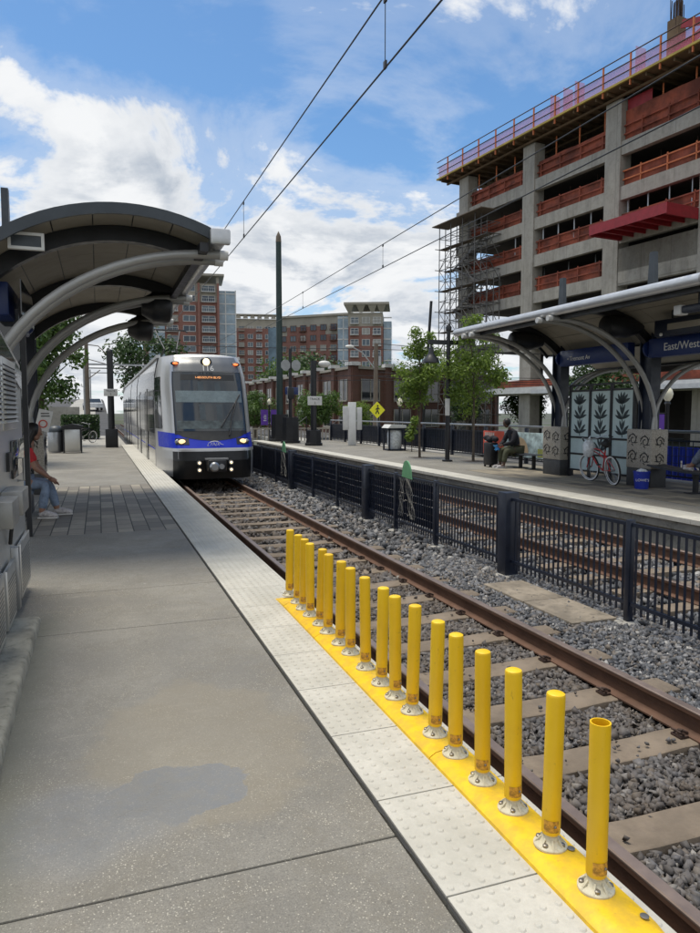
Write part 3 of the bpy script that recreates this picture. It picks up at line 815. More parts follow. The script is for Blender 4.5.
def fence_art(y, label):
    t = thing('fence_ornament', label, 'ornament', (4.98, y, -.4), group='green domed ornaments on the picket fence')
    prof = []
    for k in range(13):
        a = PI*k/12; prof.append((0, -.20*math.cos(a)*(1 if k < 9 else .9), .50+.27*math.sin(a)))
    prof = [(0, -.22, .46)]+prof+[(0, .2, .48)]
    part('dome_plate', MB().prism([(5.0, y+p[1], p[2]) for p in prof], (.02, 0, 0)), 'artgreen', t)
    m_ = MB()
    for k in range(9):
        y0 = y-.2+.05*k; pts = [(4.985, y0+.03*math.sin(j*1.7+k)+.025*j*(-1 if k < 5 else .4), .46-.085*j) for j in range(9)]
        m_.tube(pts, .0035, 5)
    for k in range(7): m_.sphere((4.98, y-.28+.08*k, random.uniform(-.2, .2)), .012, 6, 5)
    part('root_wires', m_, 'concrete', t)
fence_art(11.05, 'green domed ornament with white wire roots on the fence, nearer one')
fence_art(19.6, 'green domed ornament on the fence close to the train')

# ------------------------------------------------------------------ shelters (both platforms)
R0 = 2.35
def arc_pt(t, dr=0.0):
    r = R0+dr; a = math.asin(max(-1, min(1, (t-1.6)/R0)))
    return 1.6+r*math.sin(a), 3.88-R0+r*math.cos(a)
def shelter(side, label, cols, y0=8.3, y1=15.9, archcols=None):
    # side -1: left platform (tracks to +X of the column); +1: right platform
    xc = -1.25 if side < 0 else 11.2
    wx = (lambda t: xc-side*t)
    T = thing('station_shelter', label, 'shelter', (xc, y0, 0))
    ts = np.linspace(-.15, 2.62, 26)
    # roof shell: top skin and soffit panels, ribs, fascia
    m_ = MB(); m_.grid([[(wx(arc_pt(t)[0]), y, arc_pt(t)[1]) for t in ts] for y in np.linspace(y0, y1, 4)])
    m_.grid([[(wx(arc_pt(t, -.035)[0]), y, arc_pt(t, -.035)[1]) for t in ts] for y in np.linspace(y0, y1, 4)])
    part('roof_skin', m_, 'fascia', T)
    m_ = MB(); npan = 6; tt = np.linspace(-.1, 2.58, npan+1)
    ys = np.linspace(y0+.06, y1-.06, 8)
    for i in range(npan):
        for j in range(7):
            q = np.linspace(tt[i]+.006, tt[i+1]-.006, 5)
            m_.grid([[(wx(arc_pt(t, -.06)[0]), y, arc_pt(t, -.06)[1]) for t in q] for y in (ys[j]+.004, ys[j+1]-.004)])
    part('soffit', m_, 'soffit', T)
    def rib(y, w_, d0, d1, nm='rib', m='black', t0=-.15, t1=2.55):
        q = np.linspace(t0, t1, 20); P_ = []
        for t in q:
            a = arc_pt(t, d0); b = arc_pt(t, d1)
            P_.append([(wx(a[0]), y-w_, a[1]), (wx(a[0]), y+w_, a[1]), (wx(b[0]), y+w_, b[1]), (wx(b[0]), y-w_, b[1]), (wx(a[0]), y-w_, a[1])])
        m2 = MB().grid(P_); m2.f += [(0, 1, 2, 3), tuple(19*5+k for k in range(4))]
        part(nm, m2, m, T)
    rib(y0-.02, .02, .02, -.10, 'fascia_board', 'fascia', t1=2.62); rib(y1+.02, .02, .02, -.10, 'fascia_board', 'fascia', t1=2.62)
    for c in [9.0]+cols: rib(c, .07, -.065, -.24)
    # gutter tube along the front edge
    xe, ze = arc_pt(2.62)
    part('gutter', MB().tube([(wx(xe), y0-.06, ze-.04), (wx(xe), y1+.05, ze-.04)], .092, 18), 'gutter', T)
    if side < 0: part('gutter_cap', MB().add(*bmesh_box(wx(xe)-.115, wx(xe)+.115, y0-.12, y0-.06, ze-.13, ze+.05, .03)), 'gutter', T)
    else: part('gutter_cap', MB().lathe([(.100, 0), (.104, .01), (.100, .03), (.001, .031)], 18).xf(Matrix.Translation((wx(xe), y0-.05, ze-.04)) @ Matrix.Rotation(PI/2, 4, 'X')), 'tube', T)
    # front beam behind the gutter
    part('front_beam', MB().bar((wx(2.45), y0, 3.50), (wx(2.45), y1, 3.50), .10, .10), 'black', T)
    # back wing
    P_ = [[(wx(-.1-1.6*s), y, 3.12+.12*math.sin(PI*s)-.30*s*s) for s in np.linspace(0, 1, 8)] for y in (y0, y1)]
    part('back_roof', MB().grid(P_).grid([[(p[0], p[1], p[2]-.06) for p in r_] for r_ in P_]), 'soffit', T)
    part('back_beam', MB().bar((wx(-1.7), y0, 2.80), (wx(-1.7), y1, 2.80), .10, .14), 'black', T)
    for c in cols:
        # column with fin above the roof
        col = MB().box(xc-.05, xc+.05, c-.16, c+.16, 1.2, 3.5)
        for s_ in (-1, 1): col.box(xc-.13, xc+.13, c+s_*.16-.015, c+s_*.16+.015, 1.2, 3.5)
        part('column', col, 'navy', T, smooth=False)
        part('mast_fin', MB().prism([(xc-.05, c-.14, 3.5), (xc-.05, c+.14, 3.5), (xc-.05, c+.07, 5.0), (xc-.05, c-.07, 5.0)], (.10, 0, 0)), 'fascia', T, smooth=False)
        # pedestal
        px0, px1 = (xc-.20, xc+.24) if side < 0 else (xc-.24, xc+.20)
        part('pedestal_base', MB().add(*bmesh_box(px0+.01, px1-.01, c-.36, c+.36, 0, .40, .01)), 'dado', T)
        pd = part('pedestal', MB().add(*bmesh_box(px0, px1, c-.37, c+.37, .401, 1.24, .015)), 'mosaic', T)
        # swirl ornaments on the mosaic faces
        m2 = MB(); xf = px0 if side > 0 else px1
        def swirl(cx_, cz_, fn, r=.13):
            pts = []
            for k in range(30):
                a = k/29*2.6*PI; rr = r*(1-.72*k/29)
                pts.append(fn(cx_+rr*math.cos(a), cz_+rr*math.sin(a)))
            m2.tube(pts, .012, 5)
            for a in range(6):
                aa = a*PI/3+.4; p = fn(cx_+r*1.25*math.cos(aa), cz_+r*1.15*math.sin(aa)); q = fn(cx_+r*.8*math.cos(aa+.4), cz_+r*.8*math.sin(aa+.4))
                m2.tube([p, q], [.004, .016], 5)
        for cy_ in (c-.18, c+.18):
            for cz_ in (.62, .98): swirl(cy_, cz_+(0 if cy_ < c else .04), lambda a, b: (xf, a, b))
        for cz_ in (.62, .98): swirl((px0+px1)/2, cz_, lambda a, b: (a, c-.372, b), .11)
        part('swirl_ornament', m2, 'textblack', pd)
        # pair of arched tubes to the front edge, pair to the back edge
    for c in (archcols if archcols is not None else cols):
        for o_ in (-.18, .18):
            pts = []
            for k in range(19):
                a = PI/2*k/18
                pts.append((wx(-.02+2.62*(1-math.cos(a))*1.0), c+o_, 1.20+2.27*math.sin(a)**.96))
            pts.append((wx(2.68), c+o_, 3.47))
            part('arched_tube', MB().tube(pts, .052, 12), 'tube', T)
            part('tube_cap', MB().cyl((wx(2.66), c+o_, 3.47), (wx(2.76), c+o_, 3.47), .058, 12), 'offwhite', T)
            if c > 10:
                pts = [(wx(.05-1.68*(1-math.cos(PI/2*k/12))), c+o_, 1.20+1.50*math.sin(PI/2*k/12)) for k in range(13)]
                part('arched_tube', MB().tube(pts, .045, 10), 'tube', T)
    return T
lsh = shelter(-1, 'left curved roof station shelter with grey arched tubes over the near platform', [12.1, 15.2], archcols=[8.72, 12.1, 15.2])
rsh = shelter(1, 'right curved roof station shelter on the far platform with blue name signs', [12.1, 15.2])
def speaker(x0, x1, y, z, r, label, mirror=1):
    t = thing('drum_lamp', label, 'canopy lamp', ((x0+x1)/2, y, z), group='dark drum lamps under the shelter roofs')
    L = abs(x1-x0); s = mirror
    Mx = Matrix.Translation((x0, y, z)) @ Matrix.Rotation(PI/2*s, 4, 'Y')
    part('drum_body', MB().lathe([(r*.6, 0), (r*.92, .04), (r, .10), (r, L*.6), (r*.9, L*.7), (r*.55, L)], 22).xf(Mx), 'black', t)
    part('bracket', MB().bar(((x0+x1)/2, y, z+r*.6), ((x0+x1)/2, y, z+r+.25), .12, .16, up=(1, 0, 0)), 'black', t)
    return t
speaker(9.95, 10.9, 12.1, 3.40, .23, 'black drum lamp under the right shelter roof above the bicycle')
speaker(9.70, 10.6, 15.2, 3.38, .23, 'black drum lamp under the far end of the right shelter roof')
speaker(1.20, .72, 12.1, 3.33, .25, 'dark drum lamp under the left shelter roof, nearer of two', -1)
speaker(1.12, .62, 15.2, 3.33, .26, 'dark drum lamp under the left shelter roof, farther of two', -1)
# blue name signs between columns
def blue_sign(x, y0, y1, label, txt, side, size=.24, start=None, bold=0):
    t = thing('name_sign', label, 'sign', (x, (y0+y1)/2, 2.74), group='blue station name signs')
    part('sign_box', MB().add(*bmesh_box(x-.10, x+.10, y0, y1, 2.74, 3.13, .02)), 'bluesign', t)
    part('end_cap', MB().lathe([(.17, 0), (.17, .05)], 20).xf(Matrix.Translation((x, y1+.04, 2.935)) @ Matrix.Rotation(-PI/2, 4, 'X')), 'bluesign', t)
    if txt: text('lettering', txt, size, (x-.103*side, (start if start is not None else y1-.12), 2.86), (0, -1*side, 0), (0, 0, 1), 'textwhite', t, ext=.003)
    return t
blue_sign(11.0, 12.45, 14.85, 'dark blue station name sign between the two columns of the right shelter', '\u25c2 Tremont Av', 1, .15, 14.55)
blue_sign(11.0, 8.6, 11.85, 'blue East/West name sign at the right edge of the far shelter', 'East/West Blvd', 1, .22, 11.42)
blue_sign(-1.05, 9.2, 11.8, 'blue sign box under the left shelter roof above the ticket machine', None, -1)
# hanging display and lamp bar over the East/West sign
t = thing('display_board', 'dark message display above the East/West sign', 'display', (10.6, 10.4, 3.15))
part('display_case', MB().add(*bmesh_box(10.48, 10.72, 9.6, 11.25, 3.10, 3.42, .02)), 'navy', t)
part('display_screen', MB().box(10.474, 10.479, 9.8, 10.9, 3.20, 3.32), 'soffit', t)
part('hanger', MB().cyl((10.6, 10.9, 3.42), (10.6, 10.9, 3.7), .02).cyl((10.6, 9.9, 3.42), (10.6, 9.9, 3.7), .02), 'black', t)
part('knob', MB().sphere((10.47, 11.05, 3.13), .035), 'offwhite', t)
t = thing('lamp_bar', 'dark lamp bar with a pale end cap under the near end of the right roof', 'lamp', (9.2, 9.3, 3.3))
part('bar_body', MB().add(*bmesh_box(9.02, 9.16, 7.9, 9.10, 3.22, 3.34, .02)), 'navy', t)
part('end_cap', MB().add(*bmesh_box(9.0, 9.18, 9.10, 9.25, 3.20, 3.36, .02)), 'offwhite', t)
part('hanger', MB().cyl((9.09, 8.8, 3.34), (9.09, 8.8, 3.75), .02), 'black', t)
t = thing('canopy_screen', 'small dark screen in a white frame hung from the left shelter roof', 'screen', (-.7, 8.45, 3.35))
part('frame', MB().box(-.86, -.50, 8.40, 8.46, 3.50, 3.53).box(-.86, -.50, 8.40, 8.46, 3.35, 3.38).box(-.86, -.83, 8.40, 8.46, 3.38, 3.50).box(-.53, -.50, 8.40, 8.46, 3.38, 3.50), 'offwhite', t)
part('screen_panel', MB().box(-.83, -.53, 8.42, 8.45, 3.38, 3.50), 'fascia', t)
part('bracket', MB().bar((-.7, 8.5, 3.5), (-.7, 8.93, 3.55), .05, .05), 'black', t)

# glass screen with leaf motifs between the columns of the right shelter
t = thing('glass_screen', 'frosted glass windscreen with dark leaf patterns in a black frame', 'windscreen', (11.2, 13.6, 0))
yb = [12.52, 13.26, 14.0, 14.76]
fr = MB()
for y in yb: fr.box(11.17, 11.23, y-.035, y+.035, 0, 2.28)
for z in (.18, .58, .99, 2.13, 2.27):
    for a, b_ in zip(yb[:-1], yb[1:]): fr.box(11.175, 11.225, a+.035, b_-.035, z-.022, z+.022)
part('frame', fr, 'black', t, smooth=False)
for a, b_ in zip(yb[:-1], yb[1:]):
    for z0, z1 in ((.202, .558), (.602, .968), (1.012, 2.108)):
        g = part('glass_pane', MB().box(11.195, 11.205, a+.035, b_-.035, z0, z1), 'frost', t, smooth=False)
        if z0 > 1 or (z0 > .5 and a > 13.1 and a < 13.9):
            lf = MB(); cy = (a+b_)/2; levels = 3 if z0 > 1 else 1
            def leaf(y0_, z0_, ang, L, wd):
                pts = []
                for k in range(9):
                    u = k/8; pts.append((u, wd*math.sin(PI*u)**.8))
                for k in range(7, 0, -1):
                    u = k/8; pts.append((u, -wd*.5*math.sin(PI*u)))
                lf.prism([(11.188, y0_+L*(u*math.sin(ang)+v*math.cos(ang)), z0_+L*(u*math.cos(ang)-v*math.sin(ang))) for u, v in pts], (.006, 0, 0))
            for q in range(levels):
                zc = z0+.08+q*.36
                if q % 3 == 2:
                    for aa in (-1.1, -.65, -.25, .15, .55, 1.0): leaf(cy+.02, zc-.02, aa, .28, .17)
                else:
                    for aa, LL in ((-1.2, .26), (1.2, .26), (-.75, .30), (.75, .30), (-.3, .25), (.35, .25)): leaf(cy, zc+(.1 if abs(aa) < .5 else 0), aa, LL, .16)
            lf.bar((11.19, cy, z0+.02), (11.19, cy+.02, z0+(.95 if levels == 3 else .3)), .02, .006, up=(1, 0, 0))
            part('leaf_pattern', lf, 'leafcut', g, smooth=False)

# ------------------------------------------------------------------ ticket machines on the kerb (left)
rows = []
for k in range(31):
    y = 1.0+4.75*k/30; wob = .008*mnoise.noise(Vector((y*1.7, 0, 3)))
    hz = .085+.015*mnoise.noise(Vector((y*3, 2, 1)))
    if k == 30: hz *= .5
    rows.append([(-1.9, y, -.01), (-1.9, y, hz), (-.49, y, hz), (-.468+wob, y, hz-.006), (-.456+wob, y, hz-.022), (-.452+wob, y, -.01)])
mb = MB().grid(rows); mb.f.append(tuple(30*6+q for q in range(6)))
struct('kerb', mb, 'kerb', smooth=True)
def louvre_panel(x, y0, y1, z0, z1, T, n=13):
    pn = part('louvre_panel', MB().add(*bmesh_box(x-.02, x+.008, y0, y1, z0, z1, .004)), 'stainless', T)
    l = MB(); h = (z1-z0-.10)/n
    for k in range(n):
        z = z0+.05+k*h
        l.prism([(x+.009, y0+.05, z), (x+.030, y0+.05, z+.006), (x+.009, y0+.05, z+h*.7)], (0, y1-y0-.1, 0))
    part('louvre_slats', l, 'stainless', pn)
    d_ = MB()
    for k in range(n):
        z = z0+.05+k*h; d_.box(x+.0085, x+.010, y0+.05, y1-.05, z+h*.72, z+h*.98)
    part('louvre_gaps', d_, 'hole', pn)
def perforated(x, y0, y1, z0, z1, T):
    fr = part('perforated_panel', MB().add(*bmesh_box(x-.015, x+.012, y0, y1, z0, z1, .004)), 'stainless', T)
    d_ = MB(); s = .028
    ny = int((y1-y0-.06)/s); nz = int((z1-z0-.08)/s)
    for i in range(ny):
        for j in range(nz):
            y = y0+.035+i*s+(s/2 if j % 2 else 0); z = z0+.045+j*s
            if y > y1-.035: continue
            d_.add([(x+.0135, y+.008*math.cos(a), z+.008*math.sin(a)) for a in (0, PI/3, 2*PI/3, PI, 4*PI/3, 5*PI/3)], [(0, 1, 2, 3, 4, 5)])
    part('perforations', d_, 'hole', fr, smooth=False)
def machine(y0, y1, label, ztop, ztop2):
    T = thing('ticket_machine', label, 'ticket machine', (-.95, y0, .08), group='stainless steel ticket machines on the kerb')
    # body with a roof falling to the far side
    x0, x1 = -1.35, -.65
    body = MB().add([(x0, y0, .085), (x1, y0, .085), (x1, y1, .085), (x0, y1, .085), (x0, y0, ztop), (x1-.10, y0, ztop), (x1, y0, ztop-.16), (x1, y1, ztop2-.14), (x1-.10, y1, ztop2), (x0, y1, ztop2)],
                    [(0, 3, 2, 1), (0, 1, 6, 5, 4), (2, 3, 9, 8, 7), (1, 2, 7, 6), (6, 7, 8, 5), (5, 8, 9, 4), (3, 0, 4, 9)])
    part('cabinet', body, 'stainless', T, smooth=False)
    part('visor_glass', MB().bar((x1+.012, y0+.06, ztop-.30), (x1+.012, y1-.06, ztop2-.28), .008, .16), 'glass', T)
    ym = (y0+y1)/2
    louvre_panel(x1+.012, y0+.02, y0+.27, 1.47, 2.0, T, 12); louvre_panel(x1+.012, y0+.34, y0+1.20, 1.47, 2.0, T, 12)
    # projecting trays
    part('tray', MB().add(*bmesh_box(x1+.001, x1+.14, y1-.42 if y0 < 5 else y0+.18, y1-.05 if y0 < 5 else y0+.60, .88, 1.05, .008)), 'traym', T)
    part('screen', MB().add(*bmesh_box(x1+.002, x1+.02, ym-.05, y1-.1, 1.08, 1.38, .006)), 'glass', T)
    part('card_slot', MB().box(x1+.002, x1+.022, ym-.33, ym-.15, 1.16, 1.3), 'trainblack', T)
    part('handle', MB().tube([(x1, y1-.50, 1.03), (x1+.05, y1-.50, 1.03), (x1+.05, y1-.50, 1.22), (x1, y1-.50, 1.22)], .01, 8), 'steel', T)
    perforated(x1+.03, y0+.02, y0+.50, .11, .52, T); perforated(x1+.03, y0+.92, y1-.12, .11, .55, T)
    part('corner_post', MB().add(*bmesh_box(x1+.0, x1+.055, y0+.62, y0+.70, .1, .58, .006)), 'steel', T)
    part('cable', MB().tube([(x1+.02, y0+.46, .98), (x1+.05, y0+.44, .85), (x1+.03, y0+.42, .72), (x1+.02, y0+.44, .64)], .014, 7), 'rubber', T)
machine(3.55, 5.15, 'stainless steel ticket machine at the left picture edge, nearer one', 2.46, 2.42)
machine(5.17, 6.95, 'stainless steel ticket machine with louvre panels, farther one', 2.42, 2.16)
# information case beyond the machines
t = thing('information_case', 'dark framed case standing between the ticket machine and the seated woman', 'display case', (-1.0, 9.7, 0))
part('post', MB().box(-.90, -.84, 9.80, 9.88, 0, 3.0).box(-1.30, -1.24, 9.80, 9.88, 0, 3.0), 'black', t)
part('case_panel', MB().box(-1.23, -.91, 9.82, 9.86, 1.0, 2.9), 'glass', t)
part('header_glass', MB().prism([(-.80, 8.9, 2.72), (-.80, 10.5, 2.72), (-.80, 10.7, 2.95), (-.80, 10.3, 3.12), (-.80, 8.9, 3.12)], (.012, 0, 0)), 'glass', t)

# ------------------------------------------------------------------ train
def train():
    XC = 2.905; L0 = 19.2
    T = thing('light_rail_train', 'silver and blue light rail train numbered 116 arriving along the near platform', 'train', (XC, 20.0, -.356))
    half = [(0, 0), (.45, .02), (.78, .07), (.93, .14), (1.03, .27), (1.13, .50), (1.22, .80), (1.285, 1.2), (1.32, 1.7), (1.325, 2.2)]
    def y0(z):   # nose position for a height
        zs = [(-.30, 18.95), (.3, 18.80), (.62, 18.86), (.90, 19.05), (1.10, 19.17), (1.9, 19.52), (2.72, 19.92), (3.0, 20.12), (3.22, 20.42), (3.30, 20.75)]
        if z <= zs[0][0]: return zs[0][1]
        for (a, b), (c, d_) in zip(zs[:-1], zs[1:]):
            if z <= c: return b+(d_-b)*(z-a)/(c-a)
        return zs[-1][1]
    def wz(z):
        return 1.0 if z < 2.3 else 1-.10*((z-2.3)/1.0)**1.6
    def S_(u, z, off=0.0):
        """u in [-9,9]: index along the plan outline"""
        s = -1 if u < 0 else 1; a = abs(u); i = min(int(a), 8); f_ = a-i
        x = half[i][0]*(1-f_)+half[i+1][0]*f_; b = half[i][1]*(1-f_)+half[i+1][1]*f_
        i2 = min(i+1, 9)
        dxx = half[i2][0]-half[i][0]; dyy = half[i2][1]-half[i][1]; L = math.hypot(dxx, dyy)
        nx, ny = dyy/L, -dxx/L
        bt = min(1, b/2.2)
        yy_ = y0(z)+b*(1.0)+ (0 if True else 0)
        # rear end of the cab meets a common plane
        yy_ = yy_*(1-bt**3)+(21.6)*(bt**3)
        return (XC+s*(x*wz(z)+nx*off), yy_+ny*off, z)
    def patch(name, m, u0, u1, zl, zh, off=0.0, nu=28, nz=6, par=T):
        P_ = []
        for j in range(nz+1):
            row = []
            for i in range(nu+1):
                u = u0+(u1-u0)*i/nu
                a = zl(u) if callable(zl) else zl; b = zh(u) if callable(zh) else zh
                row.append(S_(u, a+(b-a)*j/nz, off))
            P_.append(row)
        return part(name, MB().grid(P_), m, par)
    # cab shell
    cab = patch('cab_shell', 'trainsilver', -9, 9, .36, 3.22, nu=60, nz=26)
    rows_ = []
    for k in range(6):
        a = k/5; z = 3.22+.10*math.sin(a*PI/2)
        rows_.append([(XC+(S_(u, 3.22)[0]-XC)*(1-a*.9), (S_(u, 3.22)[1])*(1-a)+max(S_(u, 3.22)[1], 21.3)*a, z) for u in np.linspace(-9, 9, 41)])
    part('cab_roof', MB().grid(rows_), 'offwhite', T)
    patch('skirt', 'trainblack', -4.2, 4.2, -.18, .36, nu=30, nz=3)
    patch('side_skirt', 'trainsilver', -9, -4.25, -.12, .36, nu=20, nz=3); patch('side_skirt', 'trainsilver', 4.25, 9, -.12, .36, nu=20, nz=3)
    patch('silver_bumper', 'trainsilver', -6.2, 6.2, .565, .65, .025, 40, 2)
    patch('lower_front', 'trainblack', -4.2, 4.2, .32, .565, .006, 24, 2)
    bl = lambda u: 1.0+.07*min(abs(u)/6, 1)
    patch('blue_band', 'trainblue', -7.4, 7.4, .651, bl, .008, 60, 3)
    # windshield with black surround, dipping into the blue band
    patch('windshield_surround', 'trainblack', -3.35, 3.35, lambda u: .84+.17*min(1, (abs(u)/2.6)**1.6), 2.74, .014, 40, 18)
    ws = patch('windshield', 'windshield', -3.0, 3.0, 1.10, 2.72, .020, 32, 14)
    patch('sun_blind', mat('sun_blind', (.13, .17, .185), .25, var=.15), -2.75, 2.75, 1.88, 2.20, .026, 24, 3, ws)
    patch('dashboard_glow', mat('cab_dash', (.06, .08, .085), .4, var=.5, vs=6), -2.7, 2.7, 1.16, 1.38, .024, 24, 2, ws)
    patch('destination_display', 'trainblack', -1.9, 1.9, 2.50, 2.66, .024, 20, 2, ws)
    # destination letters in amber, small
    p = S_(0, 2.55, .05); text('destination_letters', 'I-485/SOUTH BLVD', .085, (XC, p[1]-.02, 2.545), (1, 0, 0), (0, .25, 1), 'led', T, 'CENTER', .001)
    p = S_(0, 2.83, .03); text('fleet_number', '116', .23, (XC, S_(0, 2.78, .05)[1]-.12, 2.76), (1, 0, 0), (0, .45, 1), 'textwhite', T, 'CENTER', .002)
    # dark grey panel above the windshield
    patch('upper_front_panel', mat('front_panel_grey', (.13, .135, .14), .3, .3, var=0), -3.1, 3.1, 2.76, 3.18, .010, 30, 5)
    # head lamp at the top
    hl = S_(0, 3.0, .03)
    l0 = MB().sphere((XC, hl[1]+.05, 3.02), .165, 16, 10, 1, .55, .85); hh = part('lamp_housing', l0, 'trainblack', T)
    part('lamp_lens', MB().sphere((XC, hl[1]-.025, 3.02), .10, 16, 10, 1, .5, 1), 'lampwhite', hh)
    for s in (-1, 1):
        q = S_(s*2.7, 2.97, .01)
        mk = part('marker_housing', MB().sphere((q[0], q[1]-.01, 2.97), .13, 12, 8, 1, .4, .5), 'trainblack', T)
        part('marker_lens', MB().sphere((q[0], q[1]-.05, 2.97), .075, 12, 8, 1, .5, .45), 'lampamber', mk)
        # head lights in the blue band
        hp = patch('headlight_housing', 'trainblack', s*1.55, s*3.4, .74, .91, .016, 12, 3)
        q = S_(s*2.15, .825, .03)
        part('headlight_lens', MB().sphere((q[0], q[1], q[2]), .070, 14, 10, 1.25, .5, .85), 'lampwarm', hp)
        q = S_(s*2.95, .825, .025)
        part('turn_lens', MB().sphere((q[0], q[1], q[2]), .06, 10, 8, 1.2, .4, .9), 'steel', hp)
    # emblem: swoosh and letters on the blue band
    p = S_(0, .76, .03)
    text('emblem_letters', 'LYNX', .13, (XC-.02, p[1]-.01, .71), (1, 0, 0), (0, .15, 1), 'textwhite', T, 'CENTER', .002, shear=.5)
    m_ = MB(); m_.tube([(XC+.02+.15*math.cos(a), p[1]-.006, .765+.065*math.sin(a)) for a in np.linspace(.1, 2.9, 10)], [.004+.008*math.sin(PI*k/9) for k in range(10)], 5)
    m_.tube([(XC+.17, p[1]-.006, .765), (XC+.27, p[1]-.006, .73)], [.010, .003], 5); part('emblem_swoosh', m_, 'textwhite', T)
    # wiper
    a = S_(1.0, .98, .04); b = S_(1.9, 1.95, .05)
    wp = part('wiper_arm', MB().tube([a, S_(.9+.4, 1.4, .06), b], .022, 6), 'black', T)
    c1 = S_(.7, 1.45, .05); c2 = S_(2.45, 2.45, .05)
    part('wiper_blade', MB().tube([S_(.55, 1.2, .05), S_(1.5, 1.75, .05), S_(2.35, 2.1, .05)], .02, 6), 'black', wp)
    # coupler and buffer lamps
    cp = part('coupler', MB().add(*bmesh_box(XC-.24, XC+.24, 18.35, 18.95, .04, .36, .03)), 'black', T)
    part('coupler_hood', MB().box(XC-.30, XC+.30, 18.42, 18.60, .37, .405), 'steel', cp)
    part('coupler_head', MB().lathe([(.06, 0), (.11, .02), (.13, .12), (.09, .16)], 14).xf(Matrix.Translation((XC-.09, 18.36, .19)) @ Matrix.Rotation(PI/2, 4, 'X')).cyl((XC+.11, 18.30, .19), (XC+.11, 18.4, .19), .07, 12), 'steel', cp)
    for s in (-1, 1):
        for z in (.08, .27):
            lp = part('buffer_lamp', MB().cyl((XC+s*.42, 18.66, z), (XC+s*.42, 18.78, z), .06, 12), 'steel', T)
            part('buffer_lens', MB().sphere((XC+s*.42, 18.66, z), .035, 8, 6), 'lampwhite', lp)
        part('lamp_bracket', MB().box(XC+s*.42-.02, XC+s*.42+.02, 18.77, 18.95, .0, .36), 'black', T)
    # driver seen dimly behind the glass, and a reflection-free pillar and mirror
    part('mirror_arm', MB().tube([(XC-1.30, 20.2, 2.2), (XC-1.42, 20.0, 2.2)], .02, 6), 'black', T)
    for z in (1.02, 2.0): part('panel_seam', MB().box(XC-1.327, XC-1.3255, 21.4, 21.44, z-1.0, z+.9), 'trainblack', T)
    for x_ in (-.22, .12): patch('window_reflection_strip' if False else 'cab_partition', mat('cab_partition', (.04, .055, .065), .2, var=.2) if 'cab_partition' not in bpy.data.materials else bpy.data.materials['cab_partition'], x_*3, x_*3+.35, 1.4, 2.45, .022, 3, 3, ws)
    # cab side windows
    for s in (-1, 1): patch('cab_side_window', 'glass', s*6.1, s*8.0, lambda u: 1.15, lambda u: 2.62, .012, 10, 8)
    # sections of body: side walls, windows, doors
    def section(ya, yb, doors):
        zc = [(1.325, -.22), (1.325, 2.3), (1.31, 2.7), (1.25, 3.05), (1.18, 3.22)]
        # sides
        for s in (-1, 1):
            part('side_wall', MB().grid([[(XC+s*x, y, z) for x, z in zc] for y in (ya, yb)]), 'trainside', T)
            # window ribbon
            segs_ = [ya+.12]
            for d_ in doors: segs_ += [d_-.72, d_+.72]
            segs_ += [yb-.12]
            for a, b in zip(segs_[0::2], segs_[1::2]):
                if b-a < .5: continue
                n = max(1, round((b-a)/1.6))
                for k in range(n):
                    y_0 = a+(b-a)*k/n+.03; y_1 = a+(b-a)*(k+1)/n-.03
                    part('side_window', MB().box(XC+s*1.3255, XC+s*1.335, y_0, y_1, .98, 2.28), 'glass', T, smooth=False)
            for d_ in doors:
                for q in (-1, 1):
                    y_0, y_1 = sorted((d_+q*.02, d_+q*.62))
                    dr = part('door', MB().box(XC+s*1.3255, XC+s*1.333, y_0, y_1, .02, 2.32), 'trainside', T, smooth=False)
                    part('door_glass', MB().box(XC+s*1.3335, XC+s*1.340, y_0+.08, y_1-.08, .30, 2.18), 'glass', dr, smooth=False)
                    part('door_edge', MB().box(XC+s*1.3335, XC+s*1.342, d_-.012, d_+.012, .02, 2.32) if q > 0 else MB().box(XC+s*1.326, XC+s*1.342, d_-.70, d_-.66, .0, 2.4), 'trainblack', dr, smooth=False)
            part('blue_pinstripe', MB().box(XC+s*1.3255, XC+s*1.3275, ya+.02, yb-.02, .50, .535), 'trainblue', T, smooth=False)
        part('roof', MB().grid([[(XC+x, y, z) for x, z in ((-1.18, 3.22), (-.9, 3.30), (0, 3.33), (.9, 3.30), (1.18, 3.22))] for y in (ya, yb)]), 'offwhite', T)
        part('roof_edge', MB().box(XC-1.24, XC-1.12, ya, yb, 3.21, 3.30).box(XC+1.12, XC+1.24, ya, yb, 3.21, 3.30), 'trainsilver', T)
        part('roof_equipment', MB().add(*bmesh_box(XC-.85, XC+.85, ya+3.2, yb-1.2, 3.30, 3.44, .05)), 'offwhite', T)
        part('underframe', MB().box(XC-1.05, XC+1.05, ya+.4, yb-.4, -.30, -.05), 'trainblack', T)
    section(21.6, 31.0, [25.4, 29.4]); section(31.5, 37.0, []); section(37.5, 48.5, [40.0, 44.0])
    for y in (31.0, 37.0):
        part('bellows', MB().box(XC-1.2, XC+1.2, y, y+.5, -.2, 3.1), 'rubber', T)
    part('end_wall', MB().box(XC-1.3, XC+1.3, 48.5, 48.7, -.2, 3.2), 'trainsilver', T)
    for y in (21.7, 23.5, 33.5, 35.3, 43, 44.8):
        for s in (-1, 1):
            wl = part('wheel', MB().cyl((XC+s*.70, y, -.05), (XC+s*.82, y, -.05), .30, 24), 'steel', T)
    # pantograph
    pg = MB()
    for s in (-1, 1):
        pg.tube([(XC+s*.45, 31.9, 3.5), (XC+s*.25, 30.2, 4.25), (XC+s*.52, 31.4, 5.12)], .03, 6)
    pg.tube([(XC-.85, 31.4, 5.06), (XC-.7, 31.4, 5.15), (XC+.7, 31.4, 5.15), (XC+.85, 31.4, 5.06)], .03, 6)
    pg.tube([(XC-.8, 31.65, 5.15), (XC+.8, 31.65, 5.15)], .02, 6); pg.box(XC-.6, XC+.6, 31.6, 32.2, 3.34, 3.52)
